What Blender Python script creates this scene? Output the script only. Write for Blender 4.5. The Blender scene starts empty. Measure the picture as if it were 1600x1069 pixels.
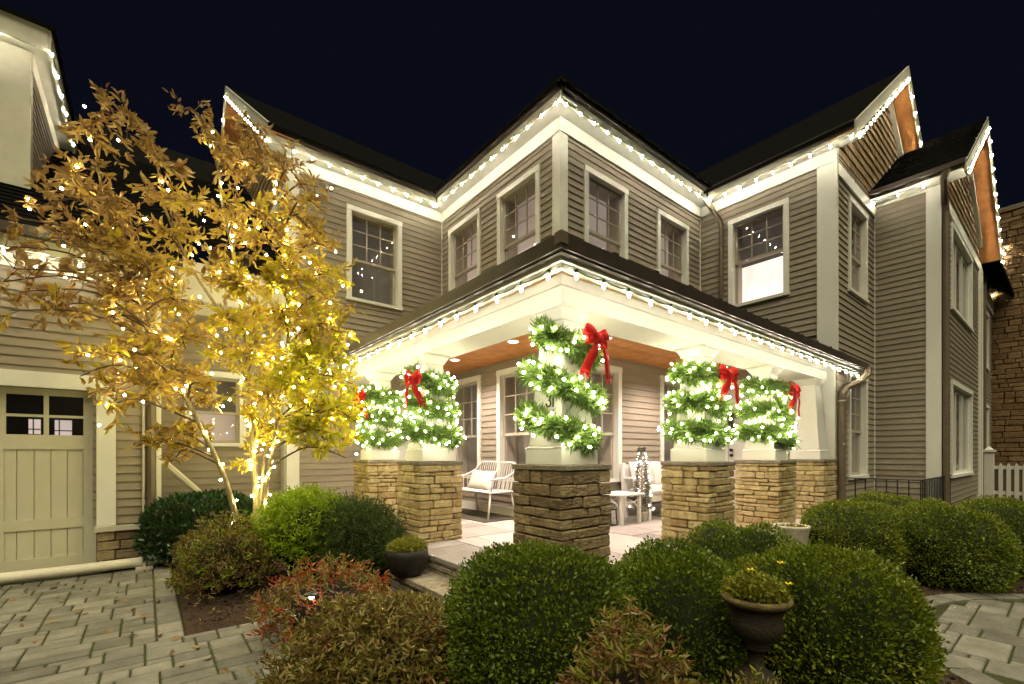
import bpy, bmesh, math, random
import numpy as np
from mathutils import Vector, Matrix
random.seed(7); RNG = np.random.default_rng(7)
R = math.radians
scn = bpy.context.scene
COL = scn.collection

# ------------------------------------------------------------------ camera, world, sun, exposure
# world X runs along the right-hand facades, world Y along the left-hand facades, metres
CAMZ = 1.32
cd = bpy.data.cameras.new('camera'); cam = bpy.data.objects.new('camera', cd); COL.objects.link(cam)
cam.location = (0, 0, CAMZ); cam.rotation_euler = (R(90), 0, R(51.2 - 90))
cd.sensor_width = 36; cd.lens = 710 / 1600 * 36; cd.shift_y = (709 - 534.5) / 1600
cd.clip_start = 0.05; cd.clip_end = 800
scn.camera = cam
w = bpy.data.worlds.new('World'); scn.world = w; w.use_nodes = True
bg = w.node_tree.nodes['Background']
bg.inputs[0].default_value = (0.0015, 0.0019, 0.0042, 1); bg.inputs[1].default_value = 1.0
sl = bpy.data.lights.new('sun', 'SUN'); sl.energy = 2.15; sl.angle = R(70); sl.color = (1.0, 0.905, 0.62)
sun = bpy.data.objects.new('sun', sl); COL.objects.link(sun)
sun.rotation_euler = (R(24), 0, R(-38.7 + 4)); sun.location = (-5, -8, 12)
scn.view_settings.view_transform = 'Standard'; scn.view_settings.look = 'None'
scn.view_settings.exposure = 0.92; scn.view_settings.gamma = 1.0
scn.cycles.use_denoising = True
scn.cycles.max_bounces = 6; scn.cycles.diffuse_bounces = 3; scn.cycles.transparent_max_bounces = 8
scn.cycles.sample_clamp_indirect = 2.5; scn.cycles.sample_clamp_direct = 0
scn.cycles.caustics_reflective = False; scn.cycles.caustics_refractive = False
scn.cycles.use_light_tree = True
BULB_L = 150.0; MINI_L = 66.0; TREE_L = 150.0; DOWN_W = 28.0

# ------------------------------------------------------------------ materials
MATS = {}
def nodes(name):
    m = bpy.data.materials.new(name); m.use_nodes = True
    MATS[name] = m
    nt = m.node_tree
    return m, nt, nt.nodes['Principled BSDF']
def mat(name, col, rough=0.6, noise=0.0, scale=8.0, col2=None, bump=0.0, bscale=None, rand=0.0, spec=0.3, metal=0.0,
        stretch=(1, 1, 1), detail=6):
    """plain surface with mottling (noise), per-object variation (rand) and fine relief (bump)"""
    m, nt, b = nodes(name)
    L = nt.links; N = nt.nodes
    b.inputs['Roughness'].default_value = rough; b.inputs['Metallic'].default_value = metal
    b.inputs['Specular IOR Level'].default_value = spec
    c = N.new('ShaderNodeRGB'); c.outputs[0].default_value = (*col, 1); out = c.outputs[0]
    tc = N.new('ShaderNodeTexCoord'); mp = N.new('ShaderNodeMapping'); mp.inputs['Scale'].default_value = stretch
    geo = N.new('ShaderNodeNewGeometry'); L.new(geo.outputs['Position'], mp.inputs['Vector'])
    if noise > 0:
        n = N.new('ShaderNodeTexNoise'); n.inputs['Scale'].default_value = scale; n.inputs['Detail'].default_value = detail
        n.inputs['Roughness'].default_value = 0.65
        L.new(mp.outputs[0], n.inputs['Vector'])
        r = N.new('ShaderNodeValToRGB'); r.color_ramp.elements[0].position = 0.32; r.color_ramp.elements[1].position = 0.68
        c2 = col2 if col2 else tuple(x * (1 - noise) for x in col)
        r.color_ramp.elements[0].color = (*c2, 1); r.color_ramp.elements[1].color = (*col, 1)
        L.new(n.outputs['Fac'], r.inputs[0]); out = r.outputs[0]
    if rand > 0:
        oi = N.new('ShaderNodeObjectInfo')
        hs = N.new('ShaderNodeHueSaturation'); mr = N.new('ShaderNodeMapRange')
        mr.inputs['To Min'].default_value = 1 - rand; mr.inputs['To Max'].default_value = 1 + rand
        L.new(oi.outputs['Random'], mr.inputs['Value']); L.new(mr.outputs[0], hs.inputs['Value'])
        L.new(out, hs.inputs['Color']); out = hs.outputs[0]
    L.new(out, b.inputs['Base Color'])
    if bump > 0:
        n2 = N.new('ShaderNodeTexNoise'); n2.inputs['Scale'].default_value = bscale or scale * 4; n2.inputs['Detail'].default_value = 8
        L.new(mp.outputs[0], n2.inputs['Vector'])
        bp = N.new('ShaderNodeBump'); bp.inputs['Strength'].default_value = bump; bp.inputs['Distance'].default_value = 0.02
        L.new(n2.outputs['Fac'], bp.inputs['Height']); L.new(bp.outputs[0], b.inputs['Normal'])
    return m
def stone_mat(name, cols, bump=0.6):
    m, nt, b = nodes(name); L = nt.links; N = nt.nodes
    b.inputs['Roughness'].default_value = 0.85; b.inputs['Specular IOR Level'].default_value = 0.2
    oi = N.new('ShaderNodeObjectInfo'); r = N.new('ShaderNodeValToRGB')
    e = r.color_ramp.elements; e[0].color = (*cols[0], 1); e[1].color = (*cols[-1], 1)
    for i, c in enumerate(cols[1:-1]):
        k = e.new((i + 1) / (len(cols) - 1)); k.color = (*c, 1)
    L.new(oi.outputs['Random'], r.inputs[0])
    geo = N.new('ShaderNodeNewGeometry')
    n = N.new('ShaderNodeTexNoise'); n.inputs['Scale'].default_value = 14; n.inputs['Detail'].default_value = 9; n.inputs['Roughness'].default_value = 0.7
    L.new(geo.outputs['Position'], n.inputs['Vector'])
    mx = N.new('ShaderNodeMix'); mx.data_type = 'RGBA'; mx.blend_type = 'MULTIPLY'; mx.inputs[0].default_value = 1
    r2 = N.new('ShaderNodeValToRGB'); r2.color_ramp.elements[0].position = .3; r2.color_ramp.elements[1].position = .7
    r2.color_ramp.elements[0].color = (.5, .46, .4, 1); r2.color_ramp.elements[1].color = (1.15, 1.12, 1.05, 1)
    L.new(n.outputs['Fac'], r2.inputs[0]); L.new(r.outputs[0], mx.inputs[6]); L.new(r2.outputs[0], mx.inputs[7])
    L.new(mx.outputs[2], b.inputs['Base Color'])
    mp = N.new('ShaderNodeMapping'); mp.inputs['Scale'].default_value = (1, 1, 2.5); L.new(geo.outputs['Position'], mp.inputs[0])
    n2 = N.new('ShaderNodeTexNoise'); n2.inputs['Scale'].default_value = 22; n2.inputs['Detail'].default_value = 10
    L.new(mp.outputs[0], n2.inputs['Vector'])
    bp = N.new('ShaderNodeBump'); bp.inputs['Strength'].default_value = bump; bp.inputs['Distance'].default_value = .03
    L.new(n2.outputs['Fac'], bp.inputs['Height']); L.new(bp.outputs[0], b.inputs['Normal'])
    return m
def leaf_mat(name, cols, trans=0.3, rough=0.5, spec=0.25, scale_noise=None):
    """each leaf its own tint, taken from a ramp; part of the light passes through"""
    m, nt, b = nodes(name); L = nt.links; N = nt.nodes
    geo = N.new('ShaderNodeNewGeometry'); r = N.new('ShaderNodeValToRGB'); e = r.color_ramp.elements
    e[0].color = (*cols[0], 1); e[1].color = (*cols[-1], 1)
    for i, c in enumerate(cols[1:-1]):
        k = e.new((i + 1) / (len(cols) - 1)); k.color = (*c, 1)
    src = geo.outputs['Random Per Island']
    if scale_noise:
        n = N.new('ShaderNodeTexNoise'); n.inputs['Scale'].default_value = scale_noise; n.inputs['Detail'].default_value = 2
        L.new(geo.outputs['Position'], n.inputs['Vector'])
        mx = N.new('ShaderNodeMath'); mx.operation = 'MULTIPLY_ADD'; mx.inputs[1].default_value = 0.55
        sub = N.new('ShaderNodeMath'); sub.operation = 'MULTIPLY_ADD'; sub.inputs[1].default_value = 1.3; sub.inputs[2].default_value = -0.43
        L.new(n.outputs['Fac'], sub.inputs[0]); L.new(src, mx.inputs[0]); L.new(sub.outputs[0], mx.inputs[2]); src = mx.outputs[0]
    L.new(src, r.inputs[0]); L.new(r.outputs[0], b.inputs['Base Color'])
    b.inputs['Roughness'].default_value = rough; b.inputs['Specular IOR Level'].default_value = spec
    if trans > 0:
        t = N.new('ShaderNodeBsdfTranslucent'); L.new(r.outputs[0], t.inputs[0])
        ms = N.new('ShaderNodeMixShader'); ms.inputs[0].default_value = trans
        L.new(b.outputs[0], ms.inputs[1]); L.new(t.outputs[0], ms.inputs[2])
        L.new(ms.outputs[0], nt.nodes['Material Output'].inputs[0])
    return m
def emit(name, col, s, sampling='FRONT'):
    m, nt, b = nodes(name)
    e = nt.nodes.new('ShaderNodeEmission'); e.inputs[0].default_value = (*col, 1); e.inputs[1].default_value = s
    nt.links.new(e.outputs[0], nt.nodes['Material Output'].inputs[0])
    m.cycles.emission_sampling = sampling
    return m
def glass_mat(name, tint=(1, 1, 1)):
    m, nt, b = nodes(name); L = nt.links; N = nt.nodes
    g = N.new('ShaderNodeBsdfGlossy'); g.inputs['Roughness'].default_value = .015; g.inputs[0].default_value = (.95, .97, 1, 1)
    t = N.new('ShaderNodeBsdfTransparent'); t.inputs[0].default_value = (*tint, 1)
    f = N.new('ShaderNodeFresnel'); f.inputs[0].default_value = 1.62
    geo = N.new('ShaderNodeNewGeometry'); inv = N.new('ShaderNodeMath'); inv.operation = 'SUBTRACT'; inv.inputs[0].default_value = 1.0
    L.new(geo.outputs['Backfacing'], inv.inputs[1]); mul = N.new('ShaderNodeMath'); mul.operation = 'MULTIPLY'; L.new(f.outputs[0], mul.inputs[0]); L.new(inv.outputs[0], mul.inputs[1])
    ms = N.new('ShaderNodeMixShader'); L.new(mul.outputs[0], ms.inputs[0]); L.new(t.outputs[0], ms.inputs[1]); L.new(g.outputs[0], ms.inputs[2])
    L.new(ms.outputs[0], nt.nodes['Material Output'].inputs[0])
    return m
def blind_mat(name, col, s):
    m, nt, b = nodes(name); L = nt.links; N = nt.nodes
    b.inputs['Base Color'].default_value = (*col, 1); b.inputs['Roughness'].default_value = .9
    if s > 0:
        geo = N.new('ShaderNodeNewGeometry'); n = N.new('ShaderNodeTexNoise'); n.inputs['Scale'].default_value = 1.1; n.inputs['Detail'].default_value = 3
        L.new(geo.outputs['Position'], n.inputs['Vector'])
        mr = N.new('ShaderNodeMapRange'); mr.inputs['From Min'].default_value = .3; mr.inputs['From Max'].default_value = .7
        mr.inputs['To Min'].default_value = s * .65; mr.inputs['To Max'].default_value = s * 1.2
        L.new(n.outputs['Fac'], mr.inputs[0]); L.new(mr.outputs[0], b.inputs['Emission Strength'])
        b.inputs['Emission Color'].default_value = (*col, 1)
        m.cycles.emission_sampling = 'NONE'
    return m
mat('siding', (.30, .255, .195), .62, .12, 3.0, rand=.07, bump=.12, bscale=60, stretch=(1, 1, 6))
mat('white', (.78, .77, .70), .5, .07, 2.5, bump=.05, bscale=40)
mat('cream_board', (.60, .58, .47), .55, .14, 5, bump=.08, bscale=50)
mat('garage_paint', (.60, .57, .42), .55, .08, 4, bump=.05, bscale=40)
mat('gutter', (.060, .046, .034), .38, .35, 6, bump=.1, bscale=30, spec=.5)
mat('brown_pipe', (.15, .115, .08), .35, .2, 8, spec=.5)
mat('roof', (.011, .0105, .010), .9, .4, 30, rand=.22, bump=.5, bscale=180, spec=.0)
mat('wood', (.62, .27, .085), .4, .45, 5, col2=(.38, .15, .045), rand=.16, stretch=(1, 1, 1), bump=.06)
mat('strip_wood', (.55, .34, .14), .5, .2, 6)
mat('shake', (.30, .20, .105), .8, .35, 12, rand=.1, bump=.3)
mat('flagstone', (.43, .40, .37), .62, .3, 2.2, col2=(.34, .29, .27), rand=.38, bump=.35, bscale=26)
mat('grout', (.42, .40, .35), .9, .2, 20)
mat('paver', (.205, .195, .162), .8, .35, 5, col2=(.118, .112, .090), rand=.30, bump=.55, bscale=70)
mat('joint', (.030, .028, .014), .95, .6, 5, col2=(.045, .060, .008), bump=.4, bscale=60)
mat('mulch', (.062, .036, .02), .95, .5, 22, col2=(.022, .013, .008), bump=1.0, bscale=45)
mat('lawn', (.03, .035, .015), .95, .5, 5, bump=.5)
mat('black_metal', (.012, .012, .012), .45)
mat('furniture', (.80, .77, .72), .45, .05, 8)
mat('cushion', (.80, .75, .70), .9, .06, 10, bump=.15, bscale=220)
mat('floor_sheet', (.10, .085, .07), .95, .4, 60)
mat('dark_pot', (.022, .020, .017), .55, .4, 18, bump=.25, bscale=90)
mat('pale_pot', (.52, .48, .38), .85, .35, 10, bump=.35, bscale=60)
mat('urn', (.045, .035, .022), .75, .5, 14, bump=.4, bscale=70)
mat('moss_rim', (.17, .13, .05), .85, .5, 20, bump=.4, bscale=70)
mat('soil', (.03, .02, .012), .95, .4, 40, bump=.6)
mat('bark', (.34, .27, .14), .8, .45, 16, bump=.5, bscale=60)
mat('twig', (.11, .065, .035), .8)
mat('wire', (.05, .06, .035), .6)
mat('velvet', (.56, .010, .008), .75, .25, 30, bump=.1, bscale=150)
mat('numeral', (.10, .09, .07), .4, metal=.3)
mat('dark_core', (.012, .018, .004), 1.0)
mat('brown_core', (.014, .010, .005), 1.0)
mat('pipe_white', (.66, .62, .50), .45, .12, 7)
mat('chimney_mortar', (.12, .095, .06), .95)
mat('picket', (.74, .70, .64), .6, .08, 10)
mat('door_paint', (.74, .73, .68), .45, .05, 6)
mat('sash', (.42, .37, .30), .5)
mat('fan_dark', (.04, .04, .035), .4)
stone_mat('ledgestone', [(.42, .33, .165), (.60, .50, .27), (.50, .40, .21), (.64, .55, .33), (.36, .26, .13), (.57, .48, .29)])
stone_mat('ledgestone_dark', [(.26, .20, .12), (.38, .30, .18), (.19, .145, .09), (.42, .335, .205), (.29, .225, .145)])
stone_mat('chimney_stone', [(.20, .125, .065), (.30, .20, .11), (.24, .15, .08), (.34, .24, .14)])
stone_mat('bluestone', [(.26, .235, .185), (.32, .29, .23), (.22, .20, .17)], .4)
glass_mat('glass'); 
blind_mat('blind_dim', (.50, .41, .36), .24)
blind_mat('blind_mid', (.66, .54, .49), .42)
blind_mat('blind_lit', (.95, .78, .71), .80)
blind_mat('blind_dark', (.16, .14, .115), .14)
blind_mat('room_dark', (.03, .028, .024), 0)
WARM = (1.0, .92, .69)
emit('bulb_light', WARM, BULB_L); emit('mini_light', (1.0, .93, .60), MINI_L); emit('tree_light', (1.0, .85, .36), TREE_L)
emit('white_mini_light', (1.0, .87, .74), 40.0); emit('path_light', (.85, .93, 1.0), 40.0); emit('downlight_lens', (1, .90, .78), 10.0, 'NONE')
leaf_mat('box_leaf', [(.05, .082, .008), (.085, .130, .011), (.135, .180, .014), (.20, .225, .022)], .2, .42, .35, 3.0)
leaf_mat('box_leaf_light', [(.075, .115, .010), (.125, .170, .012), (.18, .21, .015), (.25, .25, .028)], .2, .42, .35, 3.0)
leaf_mat('yew_leaf', [(.03, .055, .010), (.05, .085, .014), (.075, .11, .02)], .2)
leaf_mat('laurel_leaf', [(.016, .045, .012), (.03, .075, .02), (.045, .10, .028)], .15, .3, .5)
leaf_mat('lime_leaf', [(.15, .25, .010), (.23, .34, .012), (.32, .42, .016), (.20, .26, .012)], .4)
leaf_mat('russet_leaf', [(.10, .052, .016), (.15, .085, .022), (.075, .055, .016), (.12, .11, .02)], .3)
leaf_mat('red_leaf', [(.42, .05, .02), (.36, .10, .03), (.28, .07, .024), (.24, .14, .03)], .3)
leaf_mat('olive_leaf', [(.17, .13, .028), (.25, .20, .04), (.14, .14, .022), (.32, .25, .065), (.19, .12, .03)], .3, .35, .5)
leaf_mat('copper_leaf', [(.24, .085, .03), (.20, .11, .04), (.15, .12, .03), (.26, .12, .06)], .3, .35, .5)
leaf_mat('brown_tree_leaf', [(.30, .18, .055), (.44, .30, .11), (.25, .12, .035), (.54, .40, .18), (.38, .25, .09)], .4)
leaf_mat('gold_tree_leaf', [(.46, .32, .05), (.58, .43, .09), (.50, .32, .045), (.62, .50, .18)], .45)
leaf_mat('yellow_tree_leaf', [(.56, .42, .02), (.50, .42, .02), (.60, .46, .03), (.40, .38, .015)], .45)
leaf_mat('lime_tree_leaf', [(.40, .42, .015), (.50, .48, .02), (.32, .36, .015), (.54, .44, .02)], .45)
leaf_mat('pine_leaf', [(.11, .19, .04), (.17, .27, .06), (.26, .36, .12), (.13, .22, .05)], .4)
leaf_mat('frost_leaf', [(.12, .115, .085), (.22, .20, .16), (.09, .10, .06)], .2)
leaf_mat('moss_leaf', [(.17, .19, .015), (.25, .25, .03), (.12, .14, .012), (.30, .26, .05)], .3)
leaf_mat('dead_leaf', [(.20, .12, .05), (.28, .18, .08), (.12, .06, .03)], .1)
leaf_mat('straw', [(.30, .28, .10), (.22, .22, .07)], .2)
mat('flower', (.75, .58, .02), .5)
M = MATS

# ------------------------------------------------------------------ geometry helpers
class MB:
    def __init__(s): s.v = []; s.f = []; s.mi = []; s.cur = 0
    def add(s, vs, fs):
        n = len(s.v); s.v += [tuple(p) for p in vs]; s.f += [tuple(i + n for i in f) for f in fs]; s.mi += [s.cur] * len(fs); return s
    def box(s, a, b):
        x0, x1 = sorted((a[0], b[0])); y0, y1 = sorted((a[1], b[1])); z0, z1 = sorted((a[2], b[2]))
        return s.add([(x0, y0, z0), (x1, y0, z0), (x1, y1, z0), (x0, y1, z0), (x0, y0, z1), (x1, y0, z1), (x1, y1, z1), (x0, y1, z1)],
                     [(0, 3, 2, 1), (4, 5, 6, 7), (0, 1, 5, 4), (1, 2, 6, 5), (2, 3, 7, 6), (3, 0, 4, 7)])
    def hexa(s, p):      # 8 points: bottom ring then top ring
        return s.add(p, [(0, 3, 2, 1), (4, 5, 6, 7), (0, 1, 5, 4), (1, 2, 6, 5), (2, 3, 7, 6), (3, 0, 4, 7)])
    def slab(s, quad, off):   # quad of 4 points, thickness vector
        o = Vector(off); return s.hexa([Vector(p) for p in quad] + [Vector(p) + o for p in quad])
    def beam(s, p, q, w, h, up=(0, 0, 1)):
        p = Vector(p); q = Vector(q); d = (q - p).normalized(); up = Vector(up)
        if abs(d.dot(up)) > .98: up = Vector((1, 0, 0))
        x = d.cross(up).normalized() * w / 2; y = x.cross(d).normalized() * h / 2
        return s.hexa([p - x - y, p + x - y, q + x - y, q - x - y, p - x + y, p + x + y, q + x + y, q - x + y])
    def tube(s, pts, rad, n=6, cap=True):
        pts = [Vector(p) for p in pts]; k = len(pts); rs = rad if hasattr(rad, '__len__') else [rad] * k
        base = len(s.v); px = None
        for i, p in enumerate(pts):
            d = (pts[min(i + 1, k - 1)] - pts[max(i - 1, 0)])
            d = d.normalized() if d.length > 1e-9 else Vector((0, 0, 1))
            if px is None: px = d.orthogonal().normalized()
            else:
                px = (px - d * px.dot(d)); px = px.normalized() if px.length > 1e-6 else d.orthogonal().normalized()
            py = d.cross(px)
            for j in range(n):
                a = 2 * math.pi * j / n; s.v.append(tuple(p + (px * math.cos(a) + py * math.sin(a)) * rs[i]))
        for i in range(k - 1):
            for j in range(n):
                a = base + i * n + j; b = base + i * n + (j + 1) % n
                s.f.append((a, b, b + n, a + n)); s.mi.append(s.cur)
        if cap:
            s.f.append(tuple(base + j for j in reversed(range(n)))); s.f.append(tuple(base + (k - 1) * n + j for j in range(n))); s.mi += [s.cur] * 2
        return s
    def lathe(s, prof, c=(0, 0, 0), n=24):
        base = len(s.v); k = len(prof)
        for r, z in prof:
            for j in range(n):
                a = 2 * math.pi * j / n; s.v.append((c[0] + r * math.cos(a), c[1] + r * math.sin(a), c[2] + z))
        for i in range(k - 1):
            for j in range(n):
                a = base + i * n + j; b = base + i * n + (j + 1) % n
                s.f.append((a, b, b + n, a + n)); s.mi.append(s.cur)
        s.f.append(tuple(base + j for j in reversed(range(n)))); s.f.append(tuple(base + (k - 1) * n + j for j in range(n))); s.mi += [s.cur] * 2
        return s
    def mesh(s, name, mats, smooth=False):
        me = bpy.data.meshes.new(name); me.from_pydata(s.v, [], s.f)
        for m in (mats if isinstance(mats, (list, tuple)) else [mats]): me.materials.append(M[m])
        if isinstance(mats, (list, tuple)) and len(mats) > 1: me.polygons.foreach_set('material_index', s.mi)
        if smooth: me.polygons.foreach_set('use_smooth', [True] * len(s.f))
        me.update(); return me

def wl(o):
    v = Vector((0, 0, 0))
    while o is not None: v += o.location; o = o.parent
    return v
def tag(o, label=None, cat=None, group=None, kind=None):
    if label: o['label'] = label
    if cat: o['category'] = cat
    if group: o['group'] = group
    if kind: o['kind'] = kind
    return o
def thing(name, loc, label, cat, group=None):
    o = bpy.data.objects.new(name, None); COL.objects.link(o); o.location = loc; o.empty_display_size = .1
    return tag(o, label, cat, group)
def link(name, me, loc=(0, 0, 0), parent=None, rot=None, scale=None):
    o = bpy.data.objects.new(name, me); COL.objects.link(o); o.parent = parent; o.location = loc
    if rot is not None: o.rotation_euler = rot
    if scale is not None: o.scale = scale
    return o
def part(name, mb, mats, parent=None, smooth=False, **kw):
    """link a mesh given in world coordinates below an (unrotated) parent, origin at its own centre"""
    me = mb if isinstance(mb, bpy.types.Mesh) else mb.mesh(name, mats, smooth)
    co = np.empty(len(me.vertices) * 3); me.vertices.foreach_get('co', co); co = co.reshape(-1, 3)
    c = (co.min(0) + co.max(0)) / 2; me.vertices.foreach_set('co', (co - c).ravel()); me.update()
    o = link(name, me, Vector(c) - wl(parent), parent)
    return tag(o, **kw)
def bevel_mesh(me, w):
    bm = bmesh.new(); bm.from_mesh(me); bmesh.ops.bevel(bm, geom=bm.edges[:], offset=w, segments=1, affect='EDGES', clamp_overlap=True)
    bm.to_mesh(me); bm.free(); return me
def fast_mesh(name, V, F, mats, mi=None, smooth=False):
    V = np.asarray(V, dtype=np.float32); F = np.asarray(F, dtype=np.int32); m, k = F.shape
    me = bpy.data.meshes.new(name); me.vertices.add(len(V)); me.vertices.foreach_set('co', V.ravel())
    me.loops.add(m * k); me.loops.foreach_set('vertex_index', F.ravel())
    me.polygons.add(m); me.polygons.foreach_set('loop_start', np.arange(0, m * k, k, dtype=np.int32))
    me.polygons.foreach_set('loop_total', np.full(m, k, dtype=np.int32))
    for x in (mats if isinstance(mats, (list, tuple)) else [mats]): me.materials.append(M[x])
    if mi is not None: me.polygons.foreach_set('material_index', np.asarray(mi, dtype=np.int32))
    if smooth: me.polygons.foreach_set('use_smooth', np.ones(m, dtype=bool))
    me.update(calc_edges=True); return me
def norm(a): return a / np.maximum(np.linalg.norm(a, axis=-1, keepdims=True), 1e-9)
def leaves(P, D, L, W, fold=.25, up=None):
    """diamond leaves (one folded quad each): base P, direction D, length L, width W"""
    n = len(P); D = norm(D); L = np.broadcast_to(L, (n,))[:, None]; W = np.broadcast_to(W, (n,))[:, None]
    S = norm(np.cross(D, RNG.normal(size=(n, 3)))); N = np.cross(S, D)
    V = np.stack([P, P + D * L * .45 + S * W / 2 + N * W * fold, P + D * L, P + D * L * .45 - S * W / 2 + N * W * fold], 1).reshape(-1, 3)
    F = np.arange(n * 4).reshape(n, 4); return V, F
def oval_leaves(P, D, L, W, fold=.18, droop=.15):
    """rounder leaves with a midrib: two quads each"""
    n = len(P); D = norm(D); L = np.broadcast_to(L, (n,))[:, None]; W = np.broadcast_to(W, (n,))[:, None]
    S = norm(np.cross(D, RNG.normal(size=(n, 3)))); N = np.cross(S, D)
    tip = P + D * L - N * L * droop
    V = np.stack([P, P + D * L * .3 + S * W * .45 + N * W * fold, P + D * L * .68 + S * W * .40 + N * W * (fold - .1), tip,
                  P + D * L * .68 - S * W * .40 + N * W * (fold - .1), P + D * L * .3 - S * W * .45 + N * W * fold], 1).reshape(-1, 3)
    b = np.arange(n)[:, None] * 6
    F = np.concatenate([b + np.array([[0, 1, 2, 3]]), b + np.array([[0, 3, 4, 5]])], 1).reshape(-1, 4); return V, F

# wall axes: 'U' faces -Y at y=p, 'V' faces -X at x=p, 'W' faces +X at x=p.  a: position along the wall, d: outwards
def pt(ax, p, a, d, z):
    return (a, p - d, z) if ax == 'U' else ((p - d, a, z) if ax == 'V' else (p + d, a, z))
def wbox(mb, ax, p, a0, a1, d0, d1, z0, z1): return mb.box(pt(ax, p, a0, d0, z0), pt(ax, p, a1, d1, z1))
WROT = {'U': 0.0, 'V': R(-90), 'W': R(90)}
EXPO = .1016
_b = MB()
prof = [(0, 0), (.024, 0), (.025, .004), (.007, .114), (0, .114)]
for x in (-.5, .5): _b.v += [(x, -d, z) for d, z in prof]
k = len(prof)
_b.f = [(i, (i + 1) % k, k + (i + 1) % k, k + i) for i in range(k)] + [tuple(reversed(range(k))), tuple(range(k, 2 * k))]
_b.mi = [0] * len(_b.f)
BOARD = _b.mesh('siding_board', 'siding')
def cut(a0, a1, holes):
    segs = [(a0, a1)]
    for h0, h1 in holes:
        out = []
        for s0, s1 in segs:
            if h1 <= s0 or h0 >= s1: out.append((s0, s1)); continue
            if h0 - s0 > .02: out.append((s0, h0))
            if s1 - h1 > .02: out.append((h1, s1))
        segs = out
    return segs
def wall(parent, ax, p, a0, a1, z0, z1, openings=(), bz0=None, ba=None, name='wall', boards=True, stuff=False):
    """sheathing with real openings, clad in lapped boards"""
    xs = sorted({a0, a1, *[o[0] for o in openings], *[o[1] for o in openings]}); xs = [x for x in xs if a0 <= x <= a1]
    zs = sorted({z0, z1, *[o[2] for o in openings], *[o[3] for o in openings]}); zs = [z for z in zs if z0 <= z <= z1]
    mb = MB()
    for i in range(len(xs) - 1):
        for j in range(len(zs) - 1):
            cx, cz = (xs[i] + xs[i + 1]) / 2, (zs[j] + zs[j + 1]) / 2
            if any(o[0] < cx < o[1] and o[2] < cz < o[3] for o in openings): continue
            wbox(mb, ax, p, xs[i], xs[i + 1], -.10, -.002, zs[j], zs[j + 1])
    wo = part(name, mb, 'siding', parent)
    b0, b1 = ba or (a0, a1); z = bz0 if bz0 is not None else z0
    base = wl(wo); sm = MB()
    while boards and z < z1 - .03:
        h = [(o[0] + .03, o[1] - .03) for o in openings if o[2] - .05 < z < o[3] - .06]
        for s0, s1 in cut(b0, b1, h):
            c = Vector(pt(ax, p, (s0 + s1) / 2, 0, z)) - base
            if stuff: wbox(sm, ax, p, s0, s1, 0, .024, z, z + .012); wbox(sm, ax, p, s0, s1, 0, .014, z + .012, z + .1)
            else: link('siding_board', BOARD, c, wo, (0, 0, WROT[ax]), ((s1 - s0), 1, min(1, (z1 - z) / .114)))
        z += EXPO
    if stuff and boards: part('siding_boards', sm, 'siding', wo, kind='stuff')
    return wo
def trimboard(parent, ax, p, a0, a1, z0, z1, d=.035, m='white', name='trim_board'):
    mb = MB(); wbox(mb, ax, p, a0, a1, -.02, d, z0, z1); return part(name, mb, m, parent)
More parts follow.
